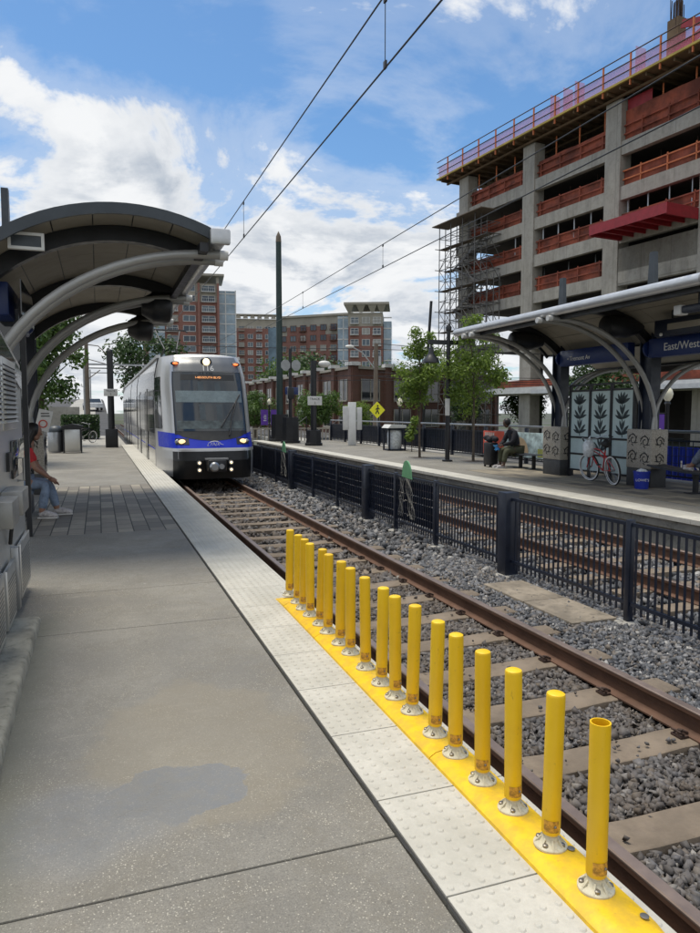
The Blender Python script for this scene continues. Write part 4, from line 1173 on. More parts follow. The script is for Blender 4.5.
    part('pantograph', pg, 'black', T)
train()

# ------------------------------------------------------------------ overhead wires
def wire(x, z, label, sag, y0=-30, y1=120):
    m_ = MB(); n = 36
    pts = []
    for k in range(n+1):
        y = y0+(y1-y0)*k/n; pts.append((x, y, z+sag*math.cos(2*PI*(y-8)/45)*.5))
    m_.tube(pts, .010, 6); return solo('overhead_wire', m_, 'black', label, 'overhead wire', (x, 0, z), 'overhead wires above the tracks')
wire(2.9, 5.17, 'black contact wire hanging right above the near track', 0); wire(2.9, 5.87, 'upper carrier wire above the near track', 0.06)
wire(7.0, 5.32, 'lower overhead wire above the far track', 0); wire(7.0, 5.90, 'upper overhead wire above the far track', 0.06)
for x, z0, z1, ys, nm in ((2.9, 5.17, 5.87, (7.0, 14.5, 22.0), 'near'), (7.0, 5.32, 5.90, (17.0, 24.5), 'far')):
    for i, y in enumerate(ys):
        m_ = MB().tube([(x, y, z0), (x, y, z1)], .005, 5); m_.add(*bmesh_box(x-.012, x+.012, y-.03, y+.03, z0-.01, z0+.07, .004)); m_.add(*bmesh_box(x-.012, x+.012, y-.03, y+.03, z1-.05, z1+.01, .004))
        solo('wire_dropper', m_, 'black', 'thin vertical dropper, %s from the camera, joining the wires above the %s track' % (ordinal(i+1), nm), 'wire dropper', (x, y, z0), 'droppers between the overhead wires')

# ------------------------------------------------------------------ poles, signs, lamps
def base_pole(x, y, h, r, label, bw, bh, m='black', name='signal_pole', cat='pole', octo=False, taper=.8):
    t = thing(name, label, cat, (x, y, 0))
    if octo: bp = MB().lathe([(bw*.62, 0), (bw*.62, .12), (bw*.54, .14), (bw*.50, bh)], 8)
    else: bp = MB().add(*bmesh_box(-bw/2, bw/2, -bw/2, bw/2, 0, bh, .02))
    part('base_cover', bp, 'black', t, world=False)
    part('pole', MB().tube([(0, 0, bh), (0, 0, h)], [r, r*taper], 12), m, t, world=False)
    return t
# left pole with TRACK sign
t = base_pole(.57, 34.2, 4.4, .15, 'black square based pole with a TRACK 1 sign at the end of the near platform', .55, .85, taper=.9)
sb = part('sign_plate', MB().add(*bmesh_box(-.30, .30, -.20, -.17, 2.35, 2.68, .01)), 'offwhite', t, world=False)
text('lettering', 'TRACK', .13, (.57, 34.2-.205, 2.54), (1, 0, 0), (0, 0, 1), 'textblack', sb, 'CENTER'); text('lettering', '1', .15, (.57, 34.2-.205, 2.39), (1, 0, 0), (0, 0, 1), 'textblack', sb, 'CENTER')
part('pole_cap', MB().lathe([(.15, 0), (.10, .08), (.001, .1)], 12, (0, 0, 4.4)), 'black', t, world=False)
# far platform poles
t = base_pole(9.55, 38.2, 10.9, .19, 'tall dark green catenary mast with a round black base', .95, 1.5, 'green', 'catenary_mast', 'mast', True)
part('mast_finial', MB().lathe([(.16, 0), (.14, .3), (.03, .55), (.001, .6)], 12, (0, 0, 10.9)), 'wood', t, world=False)
part('street_blade', MB().add(*bmesh_box(.25, 1.0, -.26, -.22, 2.6, 3.0, .01)), 'bluesign', t, world=False)
t = base_pole(9.50, 35.7, 4.9, .10, 'black pole with a pair of pale octagonal signs beside the green mast', .85, 1.35, octo=True)
m_ = MB()
for s in (-1, 1):
    m_.prism([(s*.28+.26*math.cos(PI/8+k*PI/4), -.14, 4.05+.30*math.sin(PI/8+k*PI/4)) for k in range(8)], (0, .03, 0))
part('octagonal_sign', m_, mat('faded_sign', (.30, .31, .31), .6), t, world=False)
part('signal_head', MB().add(*bmesh_box(-.16, .16, -.18, .05, 2.3, 2.9, .03)), 'black', t, world=False)
t = base_pole(9.86, 32.7, 4.1, .15, 'black pole with a TRACK 2 sign and a white lamp on the far platform', .72, .75, octo=True, taper=.95)
sb = part('sign_plate', MB().add(*bmesh_box(-.36, .36, -.22, -.19, 1.95, 2.38, .01)), 'offwhite', t, world=False)
text('lettering', 'TRACK', .16, (9.86, 32.7-.225, 2.20), (1, 0, 0), (0, 0, 1), 'textblack', sb, 'CENTER'); text('lettering', '2', .17, (9.86, 32.7-.225, 2.01), (1, 0, 0), (0, 0, 1), 'textblack', sb, 'CENTER')
lm = part('lamp_head', MB().sphere((.55, 0, 3.95), .30, 14, 8, 1.1, .8, .55), 'offwhite', t, world=False)
part('lamp_arm', MB().bar((0, 0, 4.0), (.5, 0, 4.0), .07, .07), 'black', lm, world=False)
# white three bladed totem
t = thing('white_totem', 'white post of three tall upright blades near the TRACK 2 pole', 'totem', (11.7, 32.3, 0))
part('centre_blade', MB().add(*bmesh_box(-.20, .20, -.05, .05, 0, 2.10, .02)), 'white', t, world=False)
part('side_blade', MB().add(*bmesh_box(-.50, -.23, -.12, -.02, .75, 1.9, .02)), 'offwhite', t, world=False); part('side_blade', MB().add(*bmesh_box(.23, .48, -.12, -.02, .75, 1.85, .02)), 'offwhite', t, world=False)
# bell lamp
t = thing('platform_lamp', 'black pole lamp with a hanging bell shade between the two young trees', 'lamp post', (10.75, 20.5, 0))
part('pole', MB().tube([(0, 0, 0), (0, 0, .05), (0, 0, .06), (0, 0, 2.2), (0, 0, 4.25)], [.17, .17, .075, .07, .06], 12), 'black', t, world=False)
part('cross_arm', MB().bar((-.72, 0, 3.86), (.55, 0, 3.86), .09, .14), 'black', t, world=False)
part('finial', MB().lathe([(.09, 0), (.10, .10), (.02, .22)], 10, (0, 0, 4.25)), 'black', t, world=False)
sh = part('lamp_shade', MB().lathe([(.03, .50), (.07, .46), (.09, .30), (.14, .22), (.25, .10), (.28, 0), (.26, 0), (.12, .18)], 18, (-.62, 0, 3.20)), 'black', t, world=False)
part('lamp_stem', MB().cyl((-.62, 0, 3.66), (-.62, 0, 3.84), .03, 8), 'black', sh, world=False)
part('notice', MB().add(*bmesh_box(-.14, .02, -.10, -.075, 1.5, 2.05, .008)), 'offwhite', t, world=False)
# globe street lamps
def globe_lamp(x, y, h, label, banner=0):
    t = thing('street_lamp', label, 'street lamp', (x, y, -.45), group='post lamps with white acorn globes')
    part('pole', MB().lathe([(.16, 0), (.14, .25), (.06, .4), (.05, h-.5), (.09, h-.45), (.05, h-.38)], 10), 'black', t, world=False)
    part('globe', MB().lathe([(.06, h-.38), (.12, h-.29), (.145, h-.18), (.11, h-.06), (.05, h-.01), (.01, h+.06)], 14), mat('globe_glass', (.72, .68, .52), .35, var=.05) if 'globe_glass' not in bpy.data.materials else bpy.data.materials['globe_glass'], t, world=False)
    for s in ([-1, 1] if banner == 2 else [-1] if banner == 1 else []):
        bn = part('banner', MB().box(s*.10, s*.62, -.01, .01, h-1.85, h-.75), 'purple', t, world=False)
        part('banner_arm', MB().cyl((0, 0, h-.72), (s*.66, 0, h-.72), .015, 6), 'black', bn, world=False)
        mk_ = MB()
        for q in range(4): mk_.box(s*.22, s*.44-(q % 2)*.05*s, -.014, -.011, h-1.55+.12*q, h-1.50+.12*q)
        part('banner_print', mk_, 'offwhite', bn, world=False)
globe_lamp(15.0, 15.5, 2.75, 'post lamp with a cream globe and a purple banner behind the right shelter', 1)
globe_lamp(14.2, 32.2, 2.75, 'post lamp with a white globe behind the wire trash basket')
globe_lamp(11.6, 49.5, 3.0, 'post lamp with a white globe and two purple banners just right of the train', 2)
# utility poles
t = thing('utility_pole', 'grey wooden utility pole with an arm lamp before the brick warehouse', 'utility pole', (16.8, 42.0, -.6))
part('pole', MB().tube([(0, 0, 0), (.05, 0, 6.6)], [.17, .13], 10), 'wood', t, world=False)
part('lamp_arm', MB().tube([(.05, 0, 4.9), (-.9, 0, 6.0), (-1.6, 0, 6.35)], .05, 7), 'steel', t, world=False)
part('lamp_head', MB().sphere((-1.75, 0, 6.35), .22, 10, 6, 1.4, .7, .5), 'offwhite', t, world=False)
part('transformer', MB().cyl((.28, 0, 5.2), (.28, 0, 5.8), .16, 12), 'steel', t, world=False)
t = thing('crossing_sign', 'yellow diamond pedestrian crossing sign before the brick warehouse', 'road sign', (15.8, 39.2, -.6))
part('post', MB().cyl((0, 0, 0), (0, 0, 2.0), .035, 8), 'steel', t, world=False)
pl = part('sign_plate', MB().prism([(-.50, -.05, 2.35), (0, -.05, 1.85), (.50, -.05, 2.35), (0, -.05, 2.85)], (0, .03, 0)), 'signyellow', t, world=False)
wk = MB().sphere((.02, -.065, 2.60), .055, 8, 6, 1, .3, 1)
for a, b in (((.02, 2.52), (0, 2.34)), ((0, 2.34), (-.12, 2.12)), ((0, 2.34), (.10, 2.12)), ((.02, 2.5), (-.11, 2.38)), ((.02, 2.5), (.13, 2.40))): wk.tube([(a[0], -.065, a[1]), (b[0], -.065, b[1])], .03, 6)
part('walking_figure', wk, 'textblack', pl, world=False)
t = thing('utility_pole', 'tall bare utility pole with side brackets above the clipped hedge', 'utility pole', (-.75, 60, 0))
part('pole', MB().tube([(0, 0, 0), (0, 0, 7.6)], [.2, .15], 10), 'wood', t, world=False)
part('bracket', MB().tube([(0, 0, 7.0), (.9, 0, 6.9), (1.5, 0, 6.3)], .04, 6).tube([(0, 0, 4.2), (1.0, 0, 5.0)], .04, 6).bar((-.1, 0, 5.9), (1.4, 0, 5.5), .06, .06), 'wood', t, world=False)
for i, (y, z0, lab) in enumerate(((75, .8, 'nearer'), (105, 2.2, 'middle'), (140, 3.4, 'farthest'))):
    t = thing('catenary_portal', 'grey catenary portal over the distant tracks, %s one' % lab, 'catenary portal', (3.0, y, z0), group='catenary portals far along the line')
    part('post', MB().cyl((-4.2, 0, -2), (-4.2, 0, 6.2), .12, 8), 'steel', t, world=False); part('post', MB().cyl((6.3, 0, -2), (6.3, 0, 6.2), .12, 8), 'steel', t, world=False)
    part('cross_beam', MB().bar((-4.2, 0, 5.6), (6.3, 0, 5.6), .12, .18), 'steel', t, world=False)
# street wires between utility poles
m_ = MB()
for z in (6.0, 4.2, 3.9):
    m_.tube([(-10+30*k/10+27*max(0, (k-9)), 42+.3*k, z-.35*math.sin(PI*k/10)) for k in range(11)][4:], .02, 5)
    m_.tube([(16.8+22*k/8, 42-3*k/8, z-.45*math.sin(PI*k/8)) for k in range(9)], .02, 5)
solo('street_cables', m_, 'black', 'thin sagging street cables strung from the utility pole by the warehouse', 'cable', (16.8, 42, 4))

# ------------------------------------------------------------------ railing at the back of the far platform
def back_rail():
    X0 = 12.6
    T = thing('platform_railing', 'dark blue mesh railing along the back of the far platform', 'railing', (X0, 22, 0))
    ys = [6.5+2.45*k for k in range(14)]
    for a, b_ in zip(ys[:-1], ys[1:]):
        m_ = MB().box(X0-.015, X0+.015, a+.04, b_-.04, .93, .97).box(X0-.015, X0+.015, a+.04, b_-.04, .10, .14)
        n = 12
        for k in range(1, n): y = a+(b_-a)*k/n; m_.box(X0-.008, X0+.008, y-.008, y+.008, .14, .93)
        for k in range(4): m_.box(X0-.006, X0+.006, a+.04, b_-.04, .25+.17*k, .262+.17*k)
        m_.box(X0+.02, X0+.026, a+.04, b_-.04, .16, .92) if b_ > 15.5 else None
        part('mesh_panel', m_, 'navy', T, smooth=False)
    for y in ys: part('post', MB().add(*bmesh_box(X0-.05, X0+.05, y-.05, y+.05, 0, 1.12, .006)), 'navy', T)
    part('hand_rail', MB().tube([(X0, ys[0], 1.16), (X0, ys[-1], 1.16)], .035, 10), 'steel', T)
back_rail()
def advert(y0, y1, label, m, txt):
    t = thing('advert_panel', label, 'advert', (12.5, (y0+y1)/2, .25))
    part('panel', MB().add(*bmesh_box(12.50, 12.53, y0, y1, .20, .98, .006)), m, t)
    k_ = MB()
    if txt:
        for r_, (w0, n) in enumerate(((.62, 5), (.50, 4), (.62, 5))):
            for q in range(n):
                yq = y1-.12-q*.125; z = .80-.18*r_
                k_.box(12.492, 12.499, yq-.085, yq-.055, z, z+.13); k_.box(12.492, 12.499, yq-.03, yq-.005, z, z+.13); k_.box(12.492, 12.499, yq-.055, yq-.03, z+.05*(q % 3), z+.03+.05*(q % 3))
        part('print', k_, 'textwhite', t)
    else:
        k_.box(12.492, 12.499, y0+.1, y0+.7, .25, .5); part('print_field', k_, mat('advert_field', (.28, .30, .08), .5), t)
        k2 = MB().prism([(12.49, y1-.9+.5*math.cos(a), .28+.55*math.sin(a)) for a in np.linspace(0, PI, 12)], (.006, 0, 0)); part('print_hill', k2, mat('advert_tan', (.45, .33, .2), .5), t)
advert(19.9, 21.2, 'red advert with white lettering fixed to the railing behind the suitcase', 'adred', True)
advert(17.3, 19.88, 'pale landscape advert on the railing behind the seated man', 'adsky', False)
# blue fabric banner lower on the street side
t = thing('blue_banner_fence', 'blue pleated banner with white LoSo lettering behind the far railing', 'banner', (13.6, 12.5, 0))
m_ = MB().grid([[(13.6+.02*math.sin(y*40), y, z) for y in np.linspace(9.5, 15.3, 160)] for z in (-.1, .75)]); part('banner_cloth', m_, 'bucket', t)
text('lettering', 'LoSo', .42, (13.56, 13.55, .12), (0, -1, 0), (0, 0, 1), 'textwhite', t, ext=.003)

# stair rails and pickets beyond the far platform end
t = thing('ramp_railing', 'pale picket barrier and dark handrails at the far end of the far platform', 'railing', (11, 39.5, 0))
m_ = MB()
for k in range(44): m_.box(8.4+.22*k, 8.46+.22*k, 40.0, 40.05, -.5, .62)
m_.box(8.4, 18, 39.98, 40.07, .62, .70); part('picket_row', m_, 'tanstone', t, smooth=False)
for x in (10.7, 12.9):
    part('hand_rail', MB().tube([(x, 39.2, .1), (x, 39.2, .85), (x+.8, 39.6, 1.35), (x+.8, 39.6, .1)], .03, 6), 'black', t)
mb = MB().box(13.2, 24, 30, 44, -.5, -.3); struct('sidewalk', mb, 'concrete')

# ------------------------------------------------------------------ bins, hedge, walls on the left
def bin_rect(x, y, label):
    t = thing('recycling_bin', label, 'bin', (x, y, 0))
    part('body', MB().add(*bmesh_box(-.30, .30, -.28, .28, .05, .95, .03)), 'stainless', t, world=False)
    part('lid', MB().prism([(-.36, -.32, .95), (.36, -.32, .95), (.40, -.32, 1.08), (.0, -.32, 1.16), (-.40, -.32, 1.06)], (0, .64, 0)), 'black', t, world=False)
    part('side_panel', MB().box(.30, .35, -.3, .3, 0, 1.0), 'black', t, world=False); part('side_panel', MB().box(-.35, -.30, -.3, .3, 0, 1.0), 'black', t, world=False)
bin_rect(-.98, 30.0, 'dark framed recycling bin nearer the track on the near platform')
t = thing('trash_can', 'grey rounded metal trash can beside the dark framed bin', 'trash can', (-1.62, 30.2, 0))
part('body', MB().lathe([(.26, .03), (.29, .1), (.30, .8), (.28, .84)], 18), 'steel', t, world=False)
part('lid', MB().lathe([(.31, .84), (.31, .90), (.24, 1.02), (.10, 1.08), (.001, 1.09)], 18), 'fascia', t, world=False)
t = thing('trash_can', 'glass sided trash basket in a dark frame on the far platform', 'trash can', (11.8, 27.3, 0))
part('bag', MB().lathe([(.24, .06), (.30, .25), (.31, .7), (.28, .88)], 14), 'bag', t, world=False)
fr = MB()
for sx in (-.36, .36):
    for sy in (-.3, .3): fr.box(sx-.03, sx+.03, sy-.03, sy+.03, 0, .95)
fr.box(-.39, .39, -.33, .33, 0, .06); fr.box(-.39, .39, -.33, .33, .86, .95)
part('frame', fr, 'navy', t, world=False, smooth=False)
part('lid', MB().prism([(-.44, -.38, .95), (.44, -.38, .95), (.36, -.38, 1.08), (-.30, -.38, 1.10)], (0, .76, 0)), 'offwhite', t, world=False)
m_ = MB().box(-6.5, -1.25, 54, 54.4, -.2, 2.0); solo('retaining_wall', m_, 'concrete', 'pale concrete retaining wall behind the hedge at the far left', 'wall')

# ------------------------------------------------------------------ trees
def leaves(n, centers, radii, size, g, up=.3, flat=1.0):
    k = g.integers(0, len(centers), n); c = np.array(centers)[k]; r = np.array(radii)[k]
    d_ = g.normal(size=(n, 3)); d_ /= np.linalg.norm(d_, axis=1)[:, None]
    p = c+d_*(r*g.random(n)**.45)[:, None]*np.array([1, 1, flat])
    nrm = d_+g.normal(size=(n, 3))*.6+np.array([0, 0, up]); nrm /= np.linalg.norm(nrm, axis=1)[:, None]
    a = np.cross(nrm, g.normal(size=(n, 3))); a /= np.linalg.norm(a, axis=1)[:, None]; b = np.cross(nrm, a)
    s = (size*g.uniform(.6, 1.3, n))[:, None]
    V = np.stack([p-a*s, p-b*s*.5+nrm*s*.1, p+a*s, p+b*s*.5+nrm*s*.1], 1)
    return V
def quads_mesh(name, V, m):
    n = len(V); me = bpy.data.meshes.new(name); me.vertices.add(n*4); me.vertices.foreach_set('co', V.reshape(-1).astype(np.float32))
    me.loops.add(n*4); me.loops.foreach_set('vertex_index', np.arange(n*4, dtype=np.int32)); me.polygons.add(n)
    me.polygons.foreach_set('loop_start', np.arange(0, n*4, 4, dtype=np.int32)); me.update(); me.validate(); me.materials.append(m)
    return me
def tree(name, label, loc, h, cr, trunk_h, n, ls, m='leaf', seed=1, group=None, tr=.1, squash=1.0, nclump=26, clump=.38, trunk=True, cone=.0):
    g = np.random.default_rng(seed); rd = random.Random(seed)
    t = thing(name, label, 'tree' if trunk else 'bush', loc, group=group)
    cz = (trunk_h+h)/2; hz = (h-trunk_h)/2
    cs, rs = [], []
    while len(cs) < nclump:
        p = g.uniform(-1, 1, 3)
        if np.linalg.norm(p) > 1: continue
        w_ = 1-cone*max(0, p[2])
        cs.append((p[0]*cr*.82*w_, p[1]*cr*.82*w_, cz+p[2]*hz*.9)); rs.append(cr*clump*g.uniform(.6, 1.25)*(w_ if cone else 1))
    V = leaves(n, cs, rs, ls, g, flat=.8)
    o = bpy.data.objects.new('crown' if trunk else 'foliage', quads_mesh('crown', V, M[m])); o.parent = t; link(o)
    if trunk:
        tk = MB(); pts = [(0, 0, 0)]
        for k in range(1, 6): pts.append((rd.uniform(-.03, .03)*cr, rd.uniform(-.03, .03)*cr, (trunk_h+hz*1.1)*k/5))
        tk.tube(pts, [tr, tr*.85, tr*.75, tr*.65, tr*.5, tr*.25], 8)
        tp = part('trunk', tk, 'bark', t, world=False)
        lb = MB()
        for q in cs[:14]:
            z0 = min(max(trunk_h*.8, q[2]-cr*.7), trunk_h+hz); lb.tube([(0, 0, z0), (q[0]*.5, q[1]*.5, (z0+q[2])/2+.05), q], [tr*.35, tr*.22, tr*.06], 5)
        part('limbs', lb, 'bark', tp, world=False)
    return t
tree('young_tree', 'slender young tree with pale trunk left of the bell lamp', (10.75, 22.6, 0), 5.0, .98, 1.3, 5200, .06, 'leafy', 3, 'young trees on the far platform', .05, nclump=44, clump=.40, cone=.55)
tree('young_tree', 'slender young tree right of the bell lamp beside the suitcase', (11.6, 20.3, 0), 4.95, 1.12, 1.3, 6000, .06, 'leafy', 5, 'young trees on the far platform', .05, nclump=48, clump=.40, cone=.35)
for i, (x, y) in enumerate(((10.75, 22.6), (11.6, 20.3))):
    pass
mb = MB().box(10.45, 11.05, 22.3, 22.9, .001, .006).box(11.3, 11.9, 20.0, 20.6, .001, .006); struct('tree_pit', mb, M['bark'])
tree('street_tree', 'bushy green tree behind the bins under the left shelter', (-2.6, 37, 0), 7.6, 2.3, 1.6, 9000, .13, 'leaf', 11, 'leafy trees behind the near platform', .16, nclump=40)
tree('street_tree', 'leafy tree seen through the arches of the left shelter', (-3.4, 24, 0), 6.6, 2.1, 1.8, 9000, .11, 'leaf', 12, 'leafy trees behind the near platform', .14, nclump=40)
tree('street_tree', 'large tree beyond the hedge at the far left', (-6.5, 50, 0), 8.5, 3.4, 2.0, 7000, .2, 'leafd', 13, 'leafy trees behind the near platform', .2, nclump=40)
# hedge
t = thing('hedge', 'low clipped dark green hedge at the end of the near platform', 'hedge', (-.9, 46, 0))
g = np.random.default_rng(21); n = 7000
p = g.uniform([-2.1, 45.2, .05], [.05, 47.4, 1.45], (n, 3)); a = g.normal(size=(n, 3)); a /= np.linalg.norm(a, axis=1)[:, None]; b = np.cross(a, g.normal(size=(n, 3))); b /= np.linalg.norm(b, axis=1)[:, None]
V = np.stack([p-a*.09, p-b*.05, p+a*.09, p+b*.05], 1); o = bpy.data.objects.new('foliage', quads_mesh('foliage', V-np.array([-.9, 46, 0]), M['hedge'])); o.parent = t; link(o)
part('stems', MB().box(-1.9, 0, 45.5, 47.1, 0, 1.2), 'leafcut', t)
# distant trees
for i, (x, y, h, r_, m_, lab) in enumerate((
    (6.0, 95, 13.5, 5.5, 'leafd', 'dark rounded tree rising behind the roof of the train'),
    (38, 128, 13.0, 7, 'leafd', 'dark tree before the red brick apartment blocks, leftmost of the row'),
    (50, 125, 12.0, 7, 'leaf', 'green tree in the row before the apartment blocks, second from the left'),
    (30, 118, 12.0, 6, 'leaf', 'green tree just right of the train roof before the tower'),
    (60, 120, 11.5, 7, 'leafd', 'tree behind the warehouse roof below the corner tower'),
    (12.8, 60, 4.0, 1.9, 'leaf', 'low bushy tree beside the train by the purple banners'),
    (17.5, 57, 4.4, 2.3, 'leaf', 'bushy low tree in front of the warehouse wall, left of the track sign'),
    (20.6, 56, 3.4, 1.6, 'leafy', 'small bushy tree at the left end of the warehouse wall'),
    (32.5, 58, 5.2, 2.2, 'leafd', 'dark street tree before the right end of the warehouse'),
    (38.0, 57, 5.0, 2.2, 'leaf', 'street tree between the warehouse and the scaffold'))):
    tree('background_tree', lab, (x, y, -.6), h, r_, h*.22, 5200, r_*.05, m_, 40+i, 'trees in the distance', .25, nclump=34)
for i, (x, y, h, r_, lab) in enumerate(((23.6, 29.2, 5.4, 1.9, 'dark street tree under the concrete frame right of the scaffold'),)):
    tree('street_tree', lab, (x, y, -.6), h, r_, 1.2, 6500, .11, 'leafd', 60+i, 'street trees under the construction site', .12, nclump=34)
# little potted plant leaf spray by the trash basket
t = thing('low_plant', 'small yellow green plant spray beside the trash basket', 'plant', (12.1, 26.2, 0))
V = leaves(260, [(0, 0, .9), (.1, -.1, 1.25), (-.1, 0, .6)], [.26, .2, .2], .09, np.random.default_rng(5)); o = bpy.data.objects.new('foliage', quads_mesh('foliage', V, M['leafy'])); o.parent = t; link(o)
part('stem', MB().tube([(0, 0, 0), (.02, 0, .5), (.08, -.05, 1.2)], [.02, .015, .006], 6), 'bark', t, world=False)

# ------------------------------------------------------------------ buildings far away
def window_mesh(w_, h_, style):
    """returns list of (name, MB, mat) for a window in the local x-z plane, facing -y"""
    fr = MB()
    fr.box(-w_/2, w_/2, -.12, .0, -h_/2, -h_/2+.14); fr.box(-w_/2, w_/2, -.12, 0, h_/2-.10, h_/2)
    for x in ([-w_/2, w_/2-.12] + ([-.06] if w_ > 1.6 else [])): fr.box(x, x+.12, -.10, 0, -h_/2, h_/2)
    if style == 'balcony':
        fr.box(-w_/2-.1, w_/2+.1, -1.1, 0, -h_/2-.18, -h_/2); 
        for k in range(7): fr.box(-w_/2+k*w_/6-.03, -w_/2+k*w_/6+.03, -1.1, -1.05, -h_/2, -h_/2+.9)
        fr.box(-w_/2-.1, w_/2+.1, -1.12, -1.04, -h_/2+.9, -h_/2+.98)
    gl = MB().box(-w_/2+.02, w_/2-.02, -.05, .005, -h_/2+.02, h_/2-.02)
    return fr, gl
WCACHE = {}
def put_window(parent, x, z, y, w_, h_, style, mf='offwhite', mg='winglass', ry=0):
    key = (round(w_, 2), round(h_, 2), style, mf, mg)
    if key not in WCACHE:
        fr, gl = window_mesh(w_, h_, style)
        WCACHE[key] = (mesh_from('window', fr.v, fr.f, M[mf], False), mesh_from('pane', gl.v, gl.f, M[mg], False))
    a, b = WCACHE[key]
    o = bpy.data.objects.new('window', a); o.parent = parent; o.location = (x, y, z); o.rotation_euler = (0, 0, ry); link(o)
    p_ = bpy.data.objects.new('pane', b); p_.parent = o; link(p_)
def facing(x, y): return math.atan2(x, y)*-1     # rotation so local -y faces the camera
# tower
t = thing('apartment_tower', 'tall red brick apartment tower with tan top storeys behind the train', 'apartment building', (25.3, 205, 0), R(-7))
part('wall', MB().box(-13, 8.2, 0, 18, -2, 33.0), 'brick', t, world=False, smooth=False)
part('top_storeys', MB().box(-7.0, 8.0, .3, 17, 33.0, 38.2), 'tanstone', t, world=False, smooth=False)
part('glass_bay', MB().box(8.2, 13.0, 1.0, 17, -2, 36.5), 'lightwin', t, world=False, smooth=False)
part('glass_bay', MB().box(-11.4, -7.0, -.6, 0, -2, 31.0), 'lightwin', t, world=False, smooth=False)
rf = part('roof_slab', MB().box(-3.5, 9.6, -1.8, 14, 40.1, 40.7), 'tanstone', t, world=False, smooth=False)
part('roof_post', MB().box(-2.5, -1.7, -.6, .2, 38.2, 40.1).box(7.4, 8.2, -.6, .2, 38.2, 40.1), 'tanstone', t, world=False, smooth=False)
part('balcony_column', MB().box(2.2, 2.8, -.9, .3, 0, 38.2).box(7.6, 8.2, -.9, .3, 0, 38.2), 'brick', t, world=False, smooth=False)
m_ = MB()
for k in range(13): m_.box(8.2, 13.05, .9, 1.0, 1.3+2.85*k, 1.6+2.85*k); m_.box(-11.45, -6.95, -.7, -.6, 1.3+2.85*k, 1.6+2.85*k) if k < 10 else None
m_.box(9.9, 10.2, .85, .95, 0, 36.5); m_.box(12.75, 13.06, .85, .98, 0, 36.7); m_.box(-9.4, -9.0, -.75, -.65, 0, 31)
part('bay_mullions', m_, 'offwhite', t, world=False, smooth=False)
for k in range(13):
    z = 2.6+2.85*k
    mfl = 'tanstone' if z > 33 else 'offwhite'
    put_window(t, -4.9, z, -.03 if z < 33 else .26, 3.1, 1.75, 'balcony', 'tanstone' if k % 2 else 'offwhite') if z < 36 else None
    put_window(t, -.2, z, -.03 if z < 33 else .26, 3.5, 1.75, 'flat', 'offwhite', 'winglass')
    put_window(t, 5.2, z, -.03 if z < 33 else .26, 3.7, 1.75, 'balcony', 'offwhite', 'winglass')
# long far block
t = thing('apartment_block', 'long red brick apartment block between the tower and the green mast', 'apartment building', (54, 258, 0), R(-12))
part('wall', MB().box(-8.5, 9.5, 0, 16, -2, 32.5), 'brick', t, world=False, smooth=False)
part('top_storeys', MB().box(-8.5, 9.5, .2, 15, 32.5, 36.0), 'tanstone', t, world=False, smooth=False)
m_ = MB()
for k in range(7): m_.prism([(-8.3+2.55*k+.9*math.cos(a)+1.1, -.9, 36.0+1.2*math.sin(a)) for a in np.linspace(0, PI, 7)], (0, .3, 0))
m_.box(-9, 10, -1.2, 3, 37.2, 37.6); part('pergola', m_, 'tanstone', t, world=False, smooth=False)
for x in (-6.8, -3.6, -.4, 2.8, 6.0, 8.4):
    for k in range(11):
        put_window(t, x, 3+2.95*k, -.03 if k < 10 else .17, 2.0 if x < 8 else 1.3, 1.7, 'balcony' if x in (-3.6, 2.8) else 'flat', 'tanstone' if x in (-3.6,) else 'offwhite', 'winglass')
# middle block
t = thing('apartment_block', 'red brick apartment block with a stepped tan top, right of the green mast', 'apartment building', (61.5, 200, 0), R(-42))
part('wall', MB().box(-13, 11, 0, 14, -2, 24.5), 'brick', t, world=False, smooth=False)
part('top_storeys', MB().box(-13, 11, .3, 13, 24.5, 29.8), 'tanstone', t, world=False, smooth=False)
part('glass_bay', MB().box(-17.5, -13, 2.0, 13, -2, 27.5), 'lightwin', t, world=False, smooth=False)
part('upper_brick', MB().box(-10, 2.5, .15, 3, 24.5, 27.0), 'brick', t, world=False, smooth=False)
part('cornice', MB().box(-13.3, 11.3, -.3, 1, 29.8, 30.4), 'tanstone', t, world=False, smooth=False)
for x in (-11.2, -7.9, -4.6, -1.3, 2.0, 5.3, 8.6):
    for k in range(9): put_window(t, x, 2.6+3.0*k, -.03 if k < 8 else .1, 2.0, 1.75, 'balcony' if x in (-4.6, 5.3) else 'flat', 'tanstone' if k % 3 == 0 else 'brownbrick', 'winglass')
# corner tower
t = thing('apartment_tower', 'red brick corner tower with an overhanging flat roof before the scaffold', 'apartment building', (66.8, 174, 0), R(-24))
part('wall', MB().box(-4.5, 4.6, 0, 14, -2, 24.2), 'brick', t, world=False, smooth=False)
part('top_storeys', MB().box(-4.6, 4.5, .3, 13, 24.2, 27.8), 'tanstone', t, world=False, smooth=False)
part('glass_bay', MB().box(-7.4, -4.6, .8, 13, -2, 27.0), 'lightwin', t, world=False, smooth=False); part('glass_bay', MB().box(4.7, 6.8, 1.2, 13, -2, 25.6), 'lightwin', t, world=False, smooth=False)
part('roof_slab', MB().box(-5.6, 6.2, -2.0, 12, 29.6, 30.2), 'tanstone', t, world=False, smooth=False)
m_ = MB()
for x in (-4.2, -1.2, 1.8, 4.2): m_.prism([(x-.4, -.6, 27.8), (x+.4, -.6, 27.8), (x+1.2, -1.8, 29.6), (x-1.2, -1.8, 29.6)], (0, .5, 0))
part('roof_bracket', m_, 'tanstone', t, world=False, smooth=False)
for k in range(10): m_ = None
m_ = MB()
for k in range(10): m_.box(-7.45, -4.6, .7, .8, 1.2+2.8*k, 1.5+2.8*k); m_.box(4.7, 6.85, 1.1, 1.2, 1.2+2.8*k, 1.5+2.8*k)
